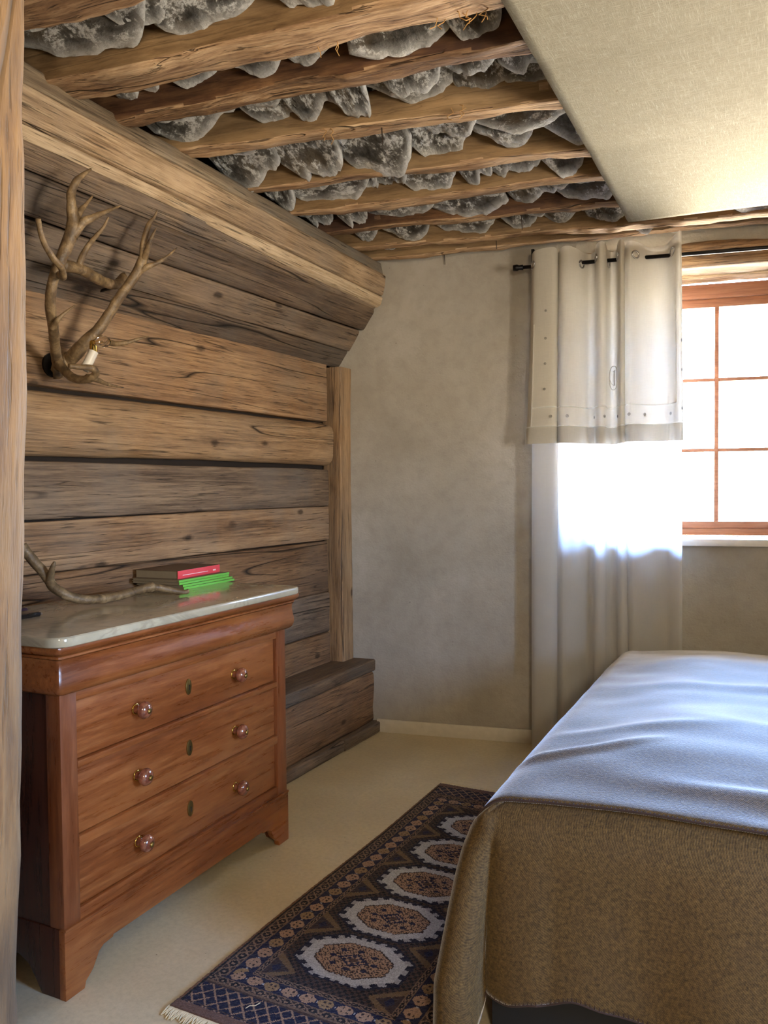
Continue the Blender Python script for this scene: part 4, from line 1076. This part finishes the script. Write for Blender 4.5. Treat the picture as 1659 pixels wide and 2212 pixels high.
def resample(P, step):
    out = [Vector(P[0])]
    for i in range(1, len(P)):
        a, b = Vector(P[i - 1]), Vector(P[i]); n = max(1, int((b - a).length / step))
        for k in range(1, n + 1): out.append(a.lerp(b, k / n))
    return out
hem_path = [(a, b - .005, z) for (a, b, z) in LB[-1] if b < .3 and a < 1.2]
stitches(resample(hem_path, .009), 'hem_stitching', bl, .011)
# upper blanket: covers the top and the left side, its stitched hem runs along the foot edge
RC2 = .082
def upper(u, v):
    """u: 0 (left hanging edge) .. 1 (right), v: 0 (foot hem) .. 1 (head)"""
    s = -.34 + u * (.34 + BWID + .02); hem0 = .042 + .006 * math.sin(max(s, 0) * 5) + (.20 * (-s) ** 1.2 if s < 0 else 0)
    b = hem0 + v * (BLEN + .015 - hem0)
    o_ = .009
    if s >= RC2:
        a = s; z = BH + dome(a, b) + wrinkle(a, b) + o_; edge = 0
    else:
        q = (RC2 - s); arc = RC2 * math.pi / 2
        if q < arc:
            t = q / RC2; a = RC2 - (RC2 + o_) * math.sin(t); z = BH - RC2 + (RC2 + o_) * math.cos(t) + (dome(RC2, b) + wrinkle(a, b)) * (1 - q / arc)
        else:
            dd = q - arc; a = -o_ - .14 * dd - .012 * math.sin(b * 13) * dd * 3; z = BH - RC2 - dd
    # droop near the foot edge like the blanket below
    if b < .075: z -= .075 * (1 - math.cos(math.asin(min(1, (.075 - b) / .075)))) * .9
    if b > BLEN - .05: z -= .03 * ((b - BLEN + .05) / .05) ** 2
    return (a, b, z)
ub = empty('blanket', BEDM, 'tan wool blanket spread over the bed top with a dark stitched hem', 'blanket', None)
o = MB().grid(upper, 120, 130).build('blanket_cloth', 'blanket', ub, smooth=True); sm = o.modifiers.new('thickness', 'SOLIDIFY'); sm.thickness = .005; sm.offset = -1
hp = []
for k in range(0, 401):
    p = Vector(upper(k / 400, 0.0)); hp.append(p + Vector((-.001, -.002, .001)))
STD = Vector((0, .9, .25)); stitches(resample(hp, .009), 'hem_stitching', ub, .007)
hp = [Vector(upper(k / 200, 1.0)) + Vector((0, 0, .004)) for k in range(40, 201)]
stitches(resample([p + Vector((0, -.05, .012)) for p in hp], .02), 'hem_stitching', ub, .004)

# ------------------------------------------------------------------ added lamp for warm fill, unseen behind the viewpoint
def mat_fill_globe():
    k = NT('fill_lamp_glass'); v = k.coords(); n = k.noise(v, 8, 2)
    return k.set(Base_Color=k.mix(n, (.9, .86, .78, 1), (.95, .92, .86, 1)), Emission_Color=(1.0, .84, .62, 1), Emission_Strength=FILL_LAMP)
FILL_LAMP = 17.0  # strength of the added warm fill
M['fill_globe'] = mat_fill_globe()
pl = empty('fill_lamp', (.95, -.95, 2.05), 'added unseen fill lamp, a round opal glass ball on a black cord', 'lamp')
MB().lathe([(0, -.17)] + [(.17 * math.sin(math.radians(a)), -.17 * math.cos(math.radians(a))) for a in range(10, 171, 10)] + [(0, .168)], 24).build('fill_globe', 'fill_globe', pl, smooth=True)
MB().lathe([(0, .169), (.045, .169), (.045, .20), (.02, .225), (0, .225)], 18).build('fill_lamp_fitting', 'brass', pl, smooth='auto')
MB().tube([(0, 0, .22), (0, 0, .5), (0, 0, .846)], .004, 8).build('fill_lamp_cord', 'iron', pl)
MB().lathe([(0, .815), (.05, .83), (.055, .848), (0, .848)], 18).build('fill_lamp_rose', 'brass', pl, smooth='auto')
